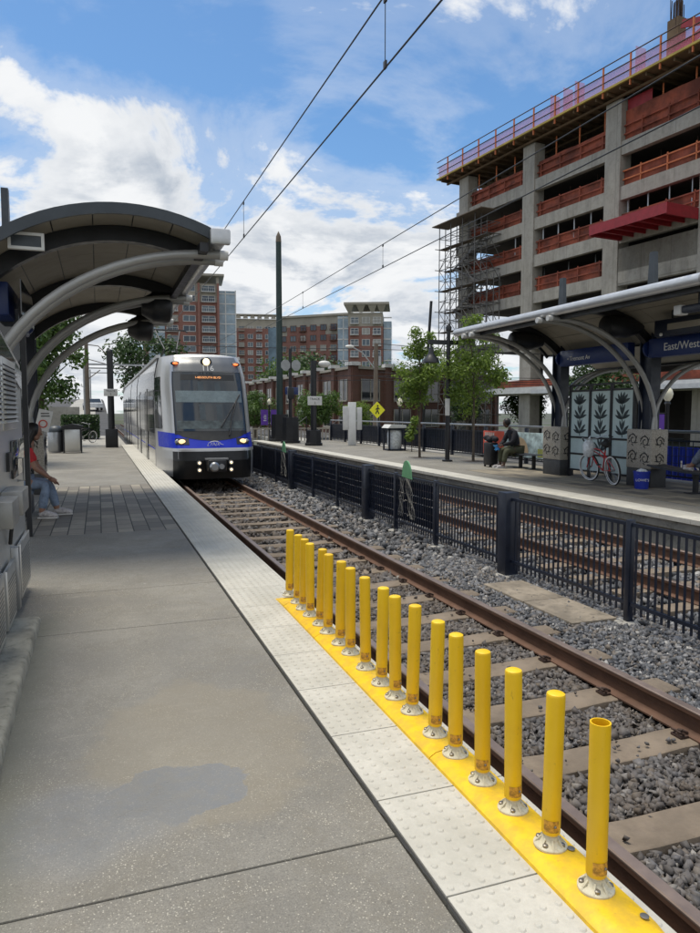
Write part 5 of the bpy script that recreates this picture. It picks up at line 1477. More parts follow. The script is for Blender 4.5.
m_.box(-6.0, -5.8, .7, .8, 0, 27); part('bay_mullions', m_, 'offwhite', t, world=False, smooth=False)
for x, st in ((-2.9, 'balcony'), (.1, 'flat'), (3.0, 'balcony')):
    for k in range(9): put_window(t, x, 2.6+2.9*k, -.03 if k < 8 else .27, 2.1, 1.7, st, 'offwhite', 'winglass')
# brick warehouse, two faces from the corner
def warehouse():
    c = Vector((24.0, 66.0)); l = Vector((23.1, 112.0)); r_ = Vector((46.0, 75.5)); back = r_+(l-c)
    t = thing('brick_warehouse', 'old two storey dark red brick warehouse with white brick coping blocks', 'warehouse', (24, 66, -.6))
    m_ = MB().prism([(c.x, c.y, -.7), (r_.x, r_.y, -.7), (back.x, back.y, -.7), (l.x, l.y, -.7)], (0, 0, 6.7)); part('wall', m_, 'brownbrick', t, smooth=False)
    part('parapet', MB().bar((c.x, c.y, 6.1), (l.x, l.y, 6.1), .5, .25).bar((c.x, c.y, 6.1), (r_.x, r_.y, 6.1), .5, .25), 'tanstone', t, smooth=False)
    def bays(a, b, n, w_, mg):
        d_ = (b-a).normalized(); nrm = Vector((d_.y, -d_.x))
        if nrm.dot(Vector((-a.x, -a.y))) < 0: nrm = -nrm
        L = (b-a).length
        for k in range(n):
            p = a+d_*(L*(k+.5)/n)
            for z, hh in ((3.9, 2.2), (1.0, 1.9)):
                q = p+nrm*.03; m_ = MB().bar((q.x-d_.x*w_/2, q.y-d_.y*w_/2, z), (q.x+d_.x*w_/2, q.y+d_.y*w_/2, z), .08, hh)
                wd_ = part('window', m_, mg, t, smooth=False)
                fr = MB()
                for s in (-.5, 0, .5): fr.bar((q.x+nrm.x*.06+d_.x*s*w_, q.y+nrm.y*.06+d_.y*s*w_, z-hh/2), (q.x+nrm.x*.06+d_.x*s*w_, q.y+nrm.y*.06+d_.y*s*w_, z+hh/2), .1, .06, up=(nrm.x, nrm.y, 0))
                fr.bar((q.x+nrm.x*.05-d_.x*w_/2, q.y+nrm.y*.05-d_.y*w_/2, z-hh/2), (q.x+nrm.x*.05+d_.x*w_/2, q.y+nrm.y*.05+d_.y*w_/2, z-hh/2), .2, .14)
                part('frame', fr, 'tanstone', wd_, smooth=False)
        for k in range(n+1):
            p = a+d_*(L*k/n)+nrm*.2
            part('pilaster', MB().bar((p.x, p.y, -.6), (p.x, p.y, 6.3), .8, .35, up=(nrm.x, nrm.y, 0)), 'brownbrick', t, smooth=False)
            part('coping_block', MB().box(p.x-.5, p.x+.5, p.y-.5, p.y+.5, 6.25, 6.6), 'offwhite', t, smooth=False)
    bays(c, l, 9, 2.4, 'glass'); bays(c, r_, 5, 2.6, 'glass')
warehouse()
# small far-left houses / cars
t = thing('parked_car', 'small white car far away on the sloping road at the left', 'car', (-.6, 92, 1.85), R(10))
bd = MB().prism([(-.85, -2.1, .35), (-.85, 2.1, .35), (-.85, 2.1, .85), (-.85, 1.3, .95), (-.85, .8, 1.42), (-.85, -.8, 1.45), (-.85, -1.4, .95), (-.85, -2.1, .85)], (1.7, 0, 0))
part('body', bd, 'carwhite', t, world=False)
part('windscreen', MB().prism([(-.78, -1.42, .97), (.78, -1.42, .97), (.72, -.86, 1.42), (-.72, -.86, 1.42)], (0, -.02, .01)), 'glass', t, world=False)
for sx in (-.8, .8):
    for sy in (-1.3, 1.3):
        w_ = part('wheel', MB().cyl((sx-.08, sy, .32), (sx+.08, sy, .32), .32, 14), 'rubber', t, world=False)

# ------------------------------------------------------------------ construction building
def construction():
    ang = R(6.8)
    T = thing('concrete_frame_building', 'unfinished concrete frame building with orange netting on every floor', 'building under construction', (35.7, 42.4, 0), ang)
    # local: y runs away along the facade (s), x runs into the building; facade plane at x=0
    s0, s1 = -16, 19.9; D = 20
    tops = [20.9, 17.75, 14.7, 11.7, 7.9, 4.0]
    def P_(n, m_, mt, par=T, **k): return part(n, m_, mt, par, world=False, smooth=False, **k)
    cols = [-7.6, .35, 9.4, 18.6]
    for i, z in enumerate(tops):
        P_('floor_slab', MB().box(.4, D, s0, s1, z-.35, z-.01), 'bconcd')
        P_('edge_beam', MB().box(-.05, .40, s0, s1, z-.95, z), 'bconc')
    P_('end_beam', MB().box(.4, D, s1-.02, s1+.3, 20.0, 20.9), 'bconc')
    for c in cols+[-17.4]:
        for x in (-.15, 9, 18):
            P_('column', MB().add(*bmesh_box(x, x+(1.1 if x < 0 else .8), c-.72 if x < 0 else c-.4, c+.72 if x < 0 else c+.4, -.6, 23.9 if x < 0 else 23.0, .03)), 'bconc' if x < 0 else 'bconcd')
    # solid parapet on lowest visible floor and a core wall
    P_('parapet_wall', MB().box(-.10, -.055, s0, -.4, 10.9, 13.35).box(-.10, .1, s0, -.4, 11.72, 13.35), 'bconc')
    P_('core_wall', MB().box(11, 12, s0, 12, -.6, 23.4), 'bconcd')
    # formwork deck on top
    P_('deck_formwork', MB().box(-1.2, D, s0, s1+1.5, 24.25, 24.45), 'plywood')
    P_('deck_edge', MB().box(-1.35, -1.2, s0, s1+1.6, 24.27, 24.42), 'form')
    m_ = MB()
    for k in range(34): s = s0+.6+1.1*k; m_.box(-1.1, 3.5, s, s+.12, 24.02, 24.24)
    P_('formwork_joists', m_, 'plywood'); m_ = MB()
    for x in (-.4, 2.4): m_.box(x, x+.16, s0, s1+1.2, 23.85, 24.01)
    P_('formwork_bearers', m_, 'plywood')
    # shoring props under deck and on third floor
    for k in range(14):
        s = -13.5+2.55*k; P_('shoring_prop', MB().cyl((.55, s, 20.9), (.55, s, 23.85), .06, 6), 'orangep')
    for k in range(15):
        s = -13+1.75*k; P_('shoring_prop', MB().cyl((.35, s, 14.7), (.35, s, 16.8), .05, 6), 'steel')
    for z in (17.75, 11.7):
        for k in range(12):
            s = -14+2.9*k; P_('shoring_prop', MB().cyl((1.6, s, z), (1.6, s, z+2.2), .05, 6), 'steel' if z < 12 else 'rust')
    for k in range(9):
        z = (11.7, 14.7, 17.75, 20.9)[k % 4]; s = (-12, 3.2, -5, 11.5, 6.0, -2.5, 13, 2, -9)[k]
        P_('stacked_formwork', MB().add(*bmesh_box(1.5, 3.0, s, s+2.2, z, z+.8+.2*(k % 3), .03)), 'plywood' if k % 2 else 'orange')
    # nets on each floor, per bay
    bays_ = list(zip([-17.4]+cols[:-1], cols))
    for i, (z, hh) in enumerate(((20.9, 1.4), (17.75, 1.15), (14.7, 1.1), (11.7, 1.2))):
        for j, (a, b_) in enumerate(bays_):
            if z < 12 and b_ < 1: continue
            if z < 12.0 and j == 3:
                pass
            h2 = hh*(1.5 if (i == 0 and j == 1) else 1)
            n = 10; rows_ = [[(.30+.05*mnoise.noise(Vector((s*1.3, z+q, i))), s, z+.02+(h2+.10*mnoise.noise(Vector((s*.6, i*3.1, 2))))*q) for s in np.linspace(a+.74, b_-.74, 14)] for q in (0, .5, 1)]
            nn = P_('safety_net', MB().grid(rows_), 'orange')
            rl = MB()
            for q in (.45, 1.05): rl.box(.12, .2, a+.75, b_-.75, z+q, z+q+.09)
            for s in np.arange(a+1.2, b_-.8, 2.2): rl.box(.12, .2, s, s+.09, z, z+1.25)
            P_('guard_rail', rl, 'orangep' if (i == 1 and j < 2) else 'orange', nn)
    P_('safety_net', MB().grid([[(.32, s, z) for s in (-2.6, -.5)] for z in (20.9, 23.8)]), 'redbeam')
    # top guard rail with pink nets
    for k in range(15):
        s = -14.2+2.42*k
        P_('guard_post', MB().box(-1.28, -1.18, s, s+.10, 23.9, 26.0), 'orangep')
    for z in (24.9, 25.45, 26.0): P_('guard_rail', MB().cyl((-1.25, s0, z), (-1.25, s1+1.6, z), .04, 6), 'rust')
    P_('pink_net', MB().box(-1.20, -1.19, s0, s1+1.4, 24.5, 25.5), 'pinknet')
    for s in (3.2, 4.4, 5.8, -2.4): P_('pink_net', MB().box(-1.16, -.2, s, s+.02, 24.45, 26.3), 'pinknet')
    # rebar column starter and slanted red braces on deck
    rb = MB()
    for k in range(26): rb.cyl((.1+.12*(k % 6), -4.6+.14*(k//6), 24.4), (.1+.12*(k % 6)+random.uniform(-.15, .15), -4.6+.14*(k//6)+random.uniform(-.12, .12), 28.3+random.uniform(0, .6)), .03, 5)
    P_('rebar_cage', rb, 'rust'); P_('rebar_stub', MB().box(.0, .75, -4.75, -3.9, 24.4, 27.4), 'plywood')
    P_('column_brace', MB().bar((-.2, -4.6, 24.9), (-.2, -11.5, 26.8), .1, .5).bar((-.2, -11, 24.7), (-.2, -5.2, 26.6), .1, .5), 'redbeam')
    # red landing platform jutting out
    lp = P_('loading_platform', MB().box(-3.0, .3, -6.8, -.6, 14.22, 14.34), 'redbeam')
    m_ = MB()
    for s in np.arange(-6.8, -.5, 1.03): m_.box(-3.02, .2, s-.06, s+.06, 13.95, 14.21)
    m_.box(-3.08, -3.02, -6.9, -.5, 13.95, 14.62).box(-3.0, .2, -.56, -.5, 13.9, 14.5).box(-3.0, .2, -6.88, -6.8, 13.9, 14.62)
    P_('platform_beams', m_, 'redbeam', lp)
    # ground storeys: pale hoarding band and dark openings
    P_('canopy_band', MB().box(-1.0, -.06, s0, 14, 3.2, 3.7), 'offwhite')
    P_('awning', MB().box(-2.4, -1.0, -14, 6, 3.1, 3.4), 'gutter')
    P_('site_netting', MB().grid([[(-.9+.05*math.sin(s*3), s, z) for s in np.linspace(-14, 12, 40)] for z in (3.75, 4.3)]), 'orange')
construction()
def scaffold():
    ang = R(6.8)
    T = thing('scaffold_tower', 'tangled steel scaffold stair tower at the left corner of the concrete frame', 'scaffold', (35.7, 42.4, 0), ang)
    xs = [-1.5, -.8, -.15]; ss = [13.0, 14.9, 16.8, 18.7, 20.6]; lv = [-.6+2.0*k for k in range(10)]
    def P_(n, m_, mt): return part(n, m_, mt, T, world=False, smooth=False)
    for x in xs:
        for s in ss:
            top = 19.6 if s > 14 else 14
            P_('standard', MB().cyl((x, s, -.6), (x, s, top), .045, 6), 'scaf')
    for i, z in enumerate(lv):
        m_ = MB()
        for x in xs:
            m_.cyl((x, ss[0], z), (x, ss[-1], z), .04, 5).cyl((x, ss[0], z+1.0), (x, ss[-1], z+1.0), .03, 5)
        for s in ss: m_.cyl((xs[0]-.5, s, z), (xs[-1]+.4, s, z), .04, 5).cyl((xs[0], s, z+1.0), (xs[-1], s, z+1.0), .03, 5)
        P_('ledgers', m_, 'scaf')
        if i < 9:
            m_ = MB()
            for x in xs[:2]:
                for a, b_ in zip(ss[:-1], ss[1:]): m_.cyl((x, a if (i % 2) else b_, z), (x, b_ if (i % 2) else a, z+2.0), .03, 5)
            m_.cyl((xs[0], ss[-1], z), (xs[-1], ss[-1], z+2), .03, 5); m_.cyl((xs[0], ss[0], z+2), (xs[-1], ss[0], z), .03, 5)
            P_('braces', m_, 'scaf')
            st = MB(); a, b_ = (14.8, 19.0) if i % 2 else (19.0, 14.8)
            for k in range(9): s = a+(b_-a)*k/8; st.box(-.78, -.2, s-.14, s+.14, z+.22*k, z+.22*k+.05)
            st.bar((-.80, a, z), (-.80, b_, z+2), .05, .2); P_('stair_flight', st, 'scaf')
        P_('deck_boards', MB().box(xs[0]+.05, xs[1]-.05, ss[0], ss[-1], z-.06, z-.01) if i % 2 else MB().box(xs[1], xs[2], 16.8, 20.8, z-.06, z-.01), 'plank')
    P_('deck_boards', MB().box(-2.0, -.1, 13.4, 21.2, 19.6, 19.68), 'plank')
    P_('rubbish_chute', MB().tube([(-2.4, 21.9, .5), (-2.2, 20.9, 12.5)], .14, 8), 'black')
scaffold()

# ------------------------------------------------------------------ people
def skin_obj(name, J, E_, m, parent, sub=2, root=None, extra=None):
    names = list(J); me = bpy.data.meshes.new(name); me.from_pydata([J[k][0] for k in names], [(names.index(a), names.index(b)) for a, b in E_], []); me.update()
    o = bpy.data.objects.new(name, me); link(o)
    md = o.modifiers.new('s', 'SKIN'); md.use_smooth_shade = True
    sv = me.skin_vertices[0].data
    for i, k in enumerate(names):
        r_ = J[k][1]; sv[i].radius = r_ if isinstance(r_, tuple) else (r_, r_)
        sv[i].use_root = (k == (root or names[0]))
    sb_ = o.modifiers.new('d', 'SUBSURF'); sb_.levels = sub; sb_.render_levels = sub
    dg = bpy.context.evaluated_depsgraph_get(); dg.update()
    m2 = bpy.data.meshes.new_from_object(o.evaluated_get(dg)); m2.name = name
    bpy.data.objects.remove(o); bpy.data.meshes.remove(me)
    vs = [tuple(v.co) for v in m2.vertices]; fs = [tuple(p.vertices) for p in m2.polygons]; bpy.data.meshes.remove(m2)
    mb_ = MB(); mb_.add(vs, fs)
    if extra: extra(mb_)
    o2 = part(name, mb_, m, parent, world=False); o2.data.shade_smooth(); return o2
def hand(mb_, wr, dirv, side, palm_n, curl=.5):
    """palm and five bent fingers from the wrist"""
    w_ = Vector(wr); d_ = Vector(dirv).normalized(); nn = Vector(palm_n).normalized(); sd_ = d_.cross(nn).normalized()*side
    mb_.tube([w_, w_+d_*.03, w_+d_*.085], [.024, .036, .034], 8)
    for k, (o_, L) in enumerate(((-.028, .062), (-.009, .072), (.010, .068), (.027, .052))):
        p0 = w_+d_*.08+sd_*o_; p1 = p0+d_*L*.5+nn*L*curl*.25; p2 = p1+d_*L*.32*(1-curl*.4)+nn*L*.35*curl; p3 = p2+d_*L*.1+nn*L*.3*curl
        mb_.tube([p0, p1, p2, p3], [.0095, .009, .008, .006], 6)
    p0 = w_+d_*.03-sd_*.03; mb_.tube([p0, p0-sd_*.03+d_*.025, p0-sd_*.035+d_*.06+nn*.01], [.012, .010, .007], 6)
def head(mb_, c, face, r=.098, up=(0, 0, 1)):
    """head shape with nose, eyes sockets, ears, chin; c centre"""
    f_ = Vector(face).normalized(); u = Vector(up).normalized(); s = f_.cross(u).normalized(); u = s.cross(f_)
    Mx = Matrix(((s.x, f_.x, u.x, c[0]), (s.y, f_.y, u.y, c[1]), (s.z, f_.z, u.z, c[2]), (0, 0, 0, 1)))
    k = len(mb_.v)
    mb_.sphere((0, 0, .02), r, 16, 12, .82, 1.0, 1.12); mb_.sphere((0, .025, -.055), r*.68, 14, 10, .9, .95, .95)
    mb_.tube([(0, .088, .025), (0, .108, -.012), (0, .095, -.022)], [.008, .014, .010], 6)
    mb_.tube([(-.022, .086, -.052), (0, .092, -.052), (.022, .086, -.052)], [.004, .008, .004], 6)
    for q in (-1, 1):
        mb_.sphere((q*.082, -.005, 0), .024, 8, 6, .4, .8, 1.2); mb_.sphere((q*.031, .080, .020), .012, 8, 6)
    mb_.xf(Mx, k)
    return Mx
def xfM(o_mb, Mx): return o_mb.xf(Mx)
# woman on the left
t = thing('person', 'woman in red shirt and faded jeans sitting behind the ticket machine', 'person', (-1.14, 11.6, 0))
pel = (0, 0, .53); ch = (.10, -.03, .98); nk = (.17, -.04, 1.13); hd = (.23, -.05, 1.30)
J = {'pel': ((0, 0, .53), (.15, .13)), 'wst': ((.04, -.01, .74), (.13, .10)), 'ch': (ch, (.15, .11)), 'nk': (nk, .05), 'hd': ((.19, -.04, 1.21), .045),
     'sl': ((.12, .15, 1.02), .055), 'el': ((.24, .24, .76), .042), 'wl': ((.40, .12, .60), .028), 'sr': ((.12, -.19, 1.02), .055), 'er': ((.25, -.24, .76), .042), 'wr': ((.44, -.10, .60), .028),
     'hl': ((.02, .10, .52), .10), 'kl': ((.40, .10, .52), .068), 'al': ((.50, .15, .10), .042), 'tl': ((.64, .16, .05), .035), 'hr': ((.02, -.10, .52), .10), 'kr': ((.38, -.12, .52), .068), 'ar': ((.30, -.16, .10), .042), 'tr': ((.44, -.18, .05), .035)}
E_ = [('pel', 'wst'), ('wst', 'ch'), ('ch', 'nk'), ('nk', 'hd'), ('ch', 'sl'), ('sl', 'el'), ('el', 'wl'), ('ch', 'sr'), ('sr', 'er'), ('er', 'wr'), ('pel', 'hl'), ('hl', 'kl'), ('kl', 'al'), ('al', 'tl'), ('pel', 'hr'), ('hr', 'kr'), ('kr', 'ar'), ('ar', 'tr')]
def figure(t, J, E_, hdc, face, skin, shirt, trou, handspec, shirt_keys, shirt_E, tr_keys, tr_E, up=(0, 0, 1), fat=.014):
    def ex(mb_):
        head(mb_, hdc, face, up=up)
        for h_ in handspec: hand(mb_, *h_)
    skin_obj('body', J, E_, skin, t, 2, extra=ex)
    gr = lambda r_: tuple(x+fat for x in r_) if isinstance(r_, tuple) else r_+fat
    Js = {k: (J[k][0], gr(J[k][1])) for k in shirt_keys}
    o1 = skin_obj('shirt', Js, shirt_E, shirt, t, 2)
    Jt = {k: (J[k][0], gr(J[k][1])) for k in tr_keys}
    o2 = skin_obj('trousers', Jt, tr_E, trou, t, 2)
    return o1, o2
def shorten(J, a, b, f_):
    p, q = Vector(J[a][0]), Vector(J[b][0]); ra = J[b][1]; return (tuple(p+(q-p)*f_), ra)
J['ml'] = shorten(J, 'sl', 'el', .7); J['mr'] = shorten(J, 'sr', 'er', .7)
J['cl'] = ((.495, .148, .125), .050); J['cr'] = ((.305, -.158, .125), .050)
E2 = [e for e in E_ if e not in (('sl', 'el'), ('sr', 'er'), ('kl', 'al'), ('kr', 'ar'))]+[('sl', 'ml'), ('ml', 'el'), ('sr', 'mr'), ('mr', 'er'), ('kl', 'cl'), ('cl', 'al'), ('kr', 'cr'), ('cr', 'ar')]
figure(t, J, E2, hd, (1, -.1, -.25), 'skin_mid', 'redshirt', 'jeans', [((.40, .12, .60), (.7, -.4, -.5), 1, (0, 0, -1)), ((.44, -.10, .60), (.7, .3, -.5), -1, (0, 0, -1))],
       ['wst', 'pel', 'ch', 'sl', 'sr', 'ml', 'mr'], [('pel', 'wst'), ('wst', 'ch'), ('ch', 'sl'), ('ch', 'sr'), ('sl', 'ml'), ('sr', 'mr')],
       ['pel', 'hl', 'kl', 'cl', 'hr', 'kr', 'cr'], [('pel', 'hl'), ('hl', 'kl'), ('kl', 'cl'), ('pel', 'hr'), ('hr', 'kr'), ('kr', 'cr')])
hr = MB().sphere((hd[0]-.025, hd[1], hd[2]+.035), .112, 16, 12, 1.0, .95, 1.05)
for k in range(9):
    a = -2.2+.55*k; hr.tube([(hd[0]-.06+.06*math.cos(a+2.2), hd[1]+.085*math.sin(a), hd[2]+.03), (hd[0]-.09, hd[1]+.10*math.sin(a), hd[2]-.16), (hd[0]-.10+.03*(k % 3), hd[1]+.09*math.sin(a), hd[2]-.38-.03*(k % 2))], [.045, .045, .018], 7)
part('hair', hr, 'hair', t, world=False)
for x, y, a in ((.56, .155, .1), (.37, -.17, -.2)):
    sh = MB().tube([(-.10, 0, .055), (-.06, 0, .075), (.0, 0, .075), (.07, 0, .055), (.14, 0, .042), (.165, 0, .038)], [.036, .052, .052, .046, .036, .018], 12).xf(Matrix.Translation((x, y, 0)) @ Matrix.Rotation(a, 4, 'Z'))
    so_ = part('shoe', sh, 'shoe', t, world=False); part('sole', MB().add(*bmesh_box(-.125, .165, -.036, .036, .001, .022, .008)).xf(Matrix.Translation((x, y, 0)) @ Matrix.Rotation(a, 4, 'Z')), 'sole', so_, world=False)
def bench(x, y0, y1, label, z=.44, curve=.04):
    t = thing('bench', label, 'bench', (x, (y0+y1)/2, 0), group='dark curved platform benches')
    rows_ = []
    for k in range(17):
        u = k/16; y = y0+(y1-y0)*u; dz_ = curve*(4*(u-.5)**2)
        rows_.append([(x-.24, y, z-.03+dz_), (x-.22, y, z+dz_), (x, y, z-.012+dz_), (x+.22, y, z+dz_), (x+.24, y, z-.03+dz_), (x-.24, y, z-.03+dz_)])
    part('seat', MB().grid(rows_), 'black', t)
    for y in (y0+(y1-y0)*.35, y0+(y1-y0)*.62):
        part('leg', MB().box(x-.04, x+.04, y-.04, y+.04, .02, z-.02).box(x-.2, x+.2, y-.10, y+.10, 0, .02), 'black', t)
    return t
bench(-1.35, 10.4, 12.0, 'dark bench the woman in red sits on under the left shelter')
# seated man on the right
t = thing('person', 'man in black hooded top and olive trousers sitting beside a suitcase', 'person', (11.45, 17.55, 0))
J = {'pel': ((0, 0, .52), (.16, .14)), 'wst': ((-.05, .02, .74), (.16, .13)), 'ch': ((-.12, .04, .98), (.19, .14)), 'nk': ((-.19, .05, 1.12), .055), 'hd': ((-.23, .06, 1.18), .045),
     'sl': ((-.13, .22, 1.02), .065), 'el': ((-.26, .28, .74), .05), 'wl': ((-.46, .14, .66), .03), 'sr': ((-.13, -.15, 1.02), .065), 'er': ((-.27, -.20, .74), .05), 'wr': ((-.47, -.02, .66), .03),
     'hl': ((-.02, .11, .50), .11), 'kl': ((-.44, .14, .52), .075), 'cl': ((-.44, .14, .15), .05), 'al': ((-.44, .14, .09), .045), 'tl': ((-.58, .15, .05), .035),
     'hr': ((-.02, -.11, .50), .11), 'kr': ((-.42, -.13, .52), .075), 'cr': ((-.50, -.14, .15), .05), 'ar': ((-.50, -.14, .09), .045), 'tr': ((-.64, -.15, .05), .035)}
Em = [('pel', 'wst'), ('wst', 'ch'), ('ch', 'nk'), ('nk', 'hd'), ('ch', 'sl'), ('sl', 'el'), ('el', 'wl'), ('ch', 'sr'), ('sr', 'er'), ('er', 'wr'), ('pel', 'hl'), ('hl', 'kl'), ('kl', 'cl'), ('cl', 'al'), ('al', 'tl'), ('pel', 'hr'), ('hr', 'kr'), ('kr', 'cr'), ('cr', 'ar'), ('ar', 'tr')]
hd = (-.29, .08, 1.28)
figure(t, J, Em, hd, (-1, .15, -.45), 'skin_dark', 'hoodie', 'olive', [((-.46, .14, .66), (-1, -.2, -.2), 1, (0, 0, -1)), ((-.47, -.02, .66), (-1, .2, -.2), -1, (0, 0, -1))],
       ['pel', 'wst', 'ch', 'sl', 'el', 'wl', 'sr', 'er', 'wr', 'nk'], [('pel', 'wst'), ('wst', 'ch'), ('ch', 'nk'), ('ch', 'sl'), ('sl', 'el'), ('el', 'wl'), ('ch', 'sr'), ('sr', 'er'), ('er', 'wr')],
       ['pel', 'hl', 'kl', 'cl', 'hr', 'kr', 'cr'], [('pel', 'hl'), ('hl', 'kl'), ('kl', 'cl'), ('pel', 'hr'), ('hr', 'kr'), ('kr', 'cr')], fat=.02)
part('hair', MB().sphere((hd[0]+.015, hd[1], hd[2]+.045), .118, 16, 12, .95, .95, 1.0), 'hair', t, world=False)
for x, y in ((-.50, .14), (-.56, -.14)):
    sh = MB().tube([(.09, 0, .045), (.03, 0, .06), (-.05, 0, .05), (-.15, 0, .038), (-.18, 0, .032)], [.036, .045, .045, .040, .022], 10).xf(Matrix.Translation((x, y, 0)))
    so_ = part('shoe', sh, 'shoe', t, world=False); part('sole', MB().add(*bmesh_box(-.19, .12, -.045, .045, .001, .024, .008)).xf(Matrix.Translation((x, y, 0))), 'sole', so_, world=False)
bench(11.5, 15.9, 18.3, 'dark bench the man in the black top sits on', .42, .06)
m_ = MB().grid([[(11.45-.56+.04*math.sin(5*u), 17.70+.18*v-.1, .50+.16*u+.02*math.sin(6*v)) for u in np.linspace(0, 1, 6)] for v in np.linspace(0, 1, 6)])
m_.grid([[(11.45-.60+.04*math.sin(5*u), 17.70+.18*v-.1, .52+.14*u) for u in np.linspace(0, 1, 6)] for v in np.linspace(0, 1, 6)])
solo('blue_cloth', m_, 'bluecloth', 'light blue cloth held over the knees of the seated man', 'cloth')
t = thing('suitcase', 'tall black wheeled suitcase standing beside the seated man', 'suitcase', (10.9, 18.05, 0))
part('shell', MB().add(*bmesh_box(-.14, .14, -.20, .20, .05, .72, .04)), 'black', t, world=False)
part('handle', MB().tube([(.10, -.1, .7), (.10, -.1, .80), (.10, .1, .80), (.10, .1, .7)], .012, 6), 'black', t, world=False)
for sx in (-.1, .1):
    for sy in (-.15, .15): part('wheel', MB().cyl((sx, sy-.015, .03), (sx, sy+.015, .03), .03, 10), 'rubber', t, world=False)
m_ = MB(); 
for k in range(5): m_.sphere((10.9+random.uniform(-.05, .05), 18.05-.18+.09*k, .82+.03*math.sin(k*2)), .10, 10, 8, 1, 1, .85)
solo('shoulder_bag', m_, 'hoodie', 'soft black bag lying on top of the suitcase', 'bag')
# person lying on the right bench, feet away from camera, knees up
bench(11.1, 8.9, 11.75, 'dark curved bench at the right edge with a person lying on it', .43, .08)
t = thing('person', 'person in grey blue jeans lying on the bench at the right edge with knees up', 'person', (11.1, 9.9, .44))
J = {'pel': ((0, 0, .14), (.15, .12)), 'wst': ((0, -.25, .14), (.15, .12)), 'ch': ((0, -.48, .15), (.18, .12)), 'nk': ((0, -.68, .15), .055), 'hd': ((0, -.76, .15), .045),
     'sl': ((-.19, -.56, .15), .06), 'el': ((-.27, -.32, .10), .045), 'wl': ((-.10, -.14, .24), .03), 'sr': ((.19, -.56, .15), .06), 'er': ((.27, -.32, .10), .045), 'wr': ((.10, -.12, .25), .03),
     'hl': ((-.10, .02, .14), .10), 'kl': ((-.10, .44, .50), .075), 'cl': ((-.10, .76, .15), .05), 'al': ((-.10, .80, .10), .045), 'tl': ((-.10, .93, .06), .035),
     'hr': ((.10, .02, .14), .10), 'kr': ((.08, .46, .18), .075), 'cr': ((.02, .86, .12), .05), 'ar': ((.02, .92, .10), .045), 'tr': ((.02, 1.05, .10), .035)}
figure(t, J, Em, (0, -.88, .17), (0, .2, 1), 'skin_mid', 'hoodie', 'jeans2', [((-.10, -.14, .24), (.5, .6, .1), 1, (0, 0, -1)), ((.10, -.12, .25), (-.5, .6, .1), -1, (0, 0, -1))],
       ['pel', 'wst', 'ch', 'sl', 'el', 'wl', 'sr', 'er', 'wr'], [('pel', 'wst'), ('wst', 'ch'), ('ch', 'sl'), ('sl', 'el'), ('el', 'wl'), ('ch', 'sr'), ('sr', 'er'), ('er', 'wr')],
       ['pel', 'hl', 'kl', 'cl', 'hr', 'kr', 'cr'], [('pel', 'hl'), ('hl', 'kl'), ('kl', 'cl'), ('pel', 'hr'), ('hr', 'kr'), ('kr', 'cr')], up=(0, -1, 0), fat=.02)
part('hair', MB().sphere((0, -.92, .15), .112, 14, 10), 'hair', t, world=False)
for x, y, z in ((-.10, .86, .045), (.02, .98, .075)): part('shoe', MB().tube([(x, y-.1, z), (x, y, z+.01), (x, y+.12, z)], [.04, .045, .03], 9), 'shoe', t, world=False)

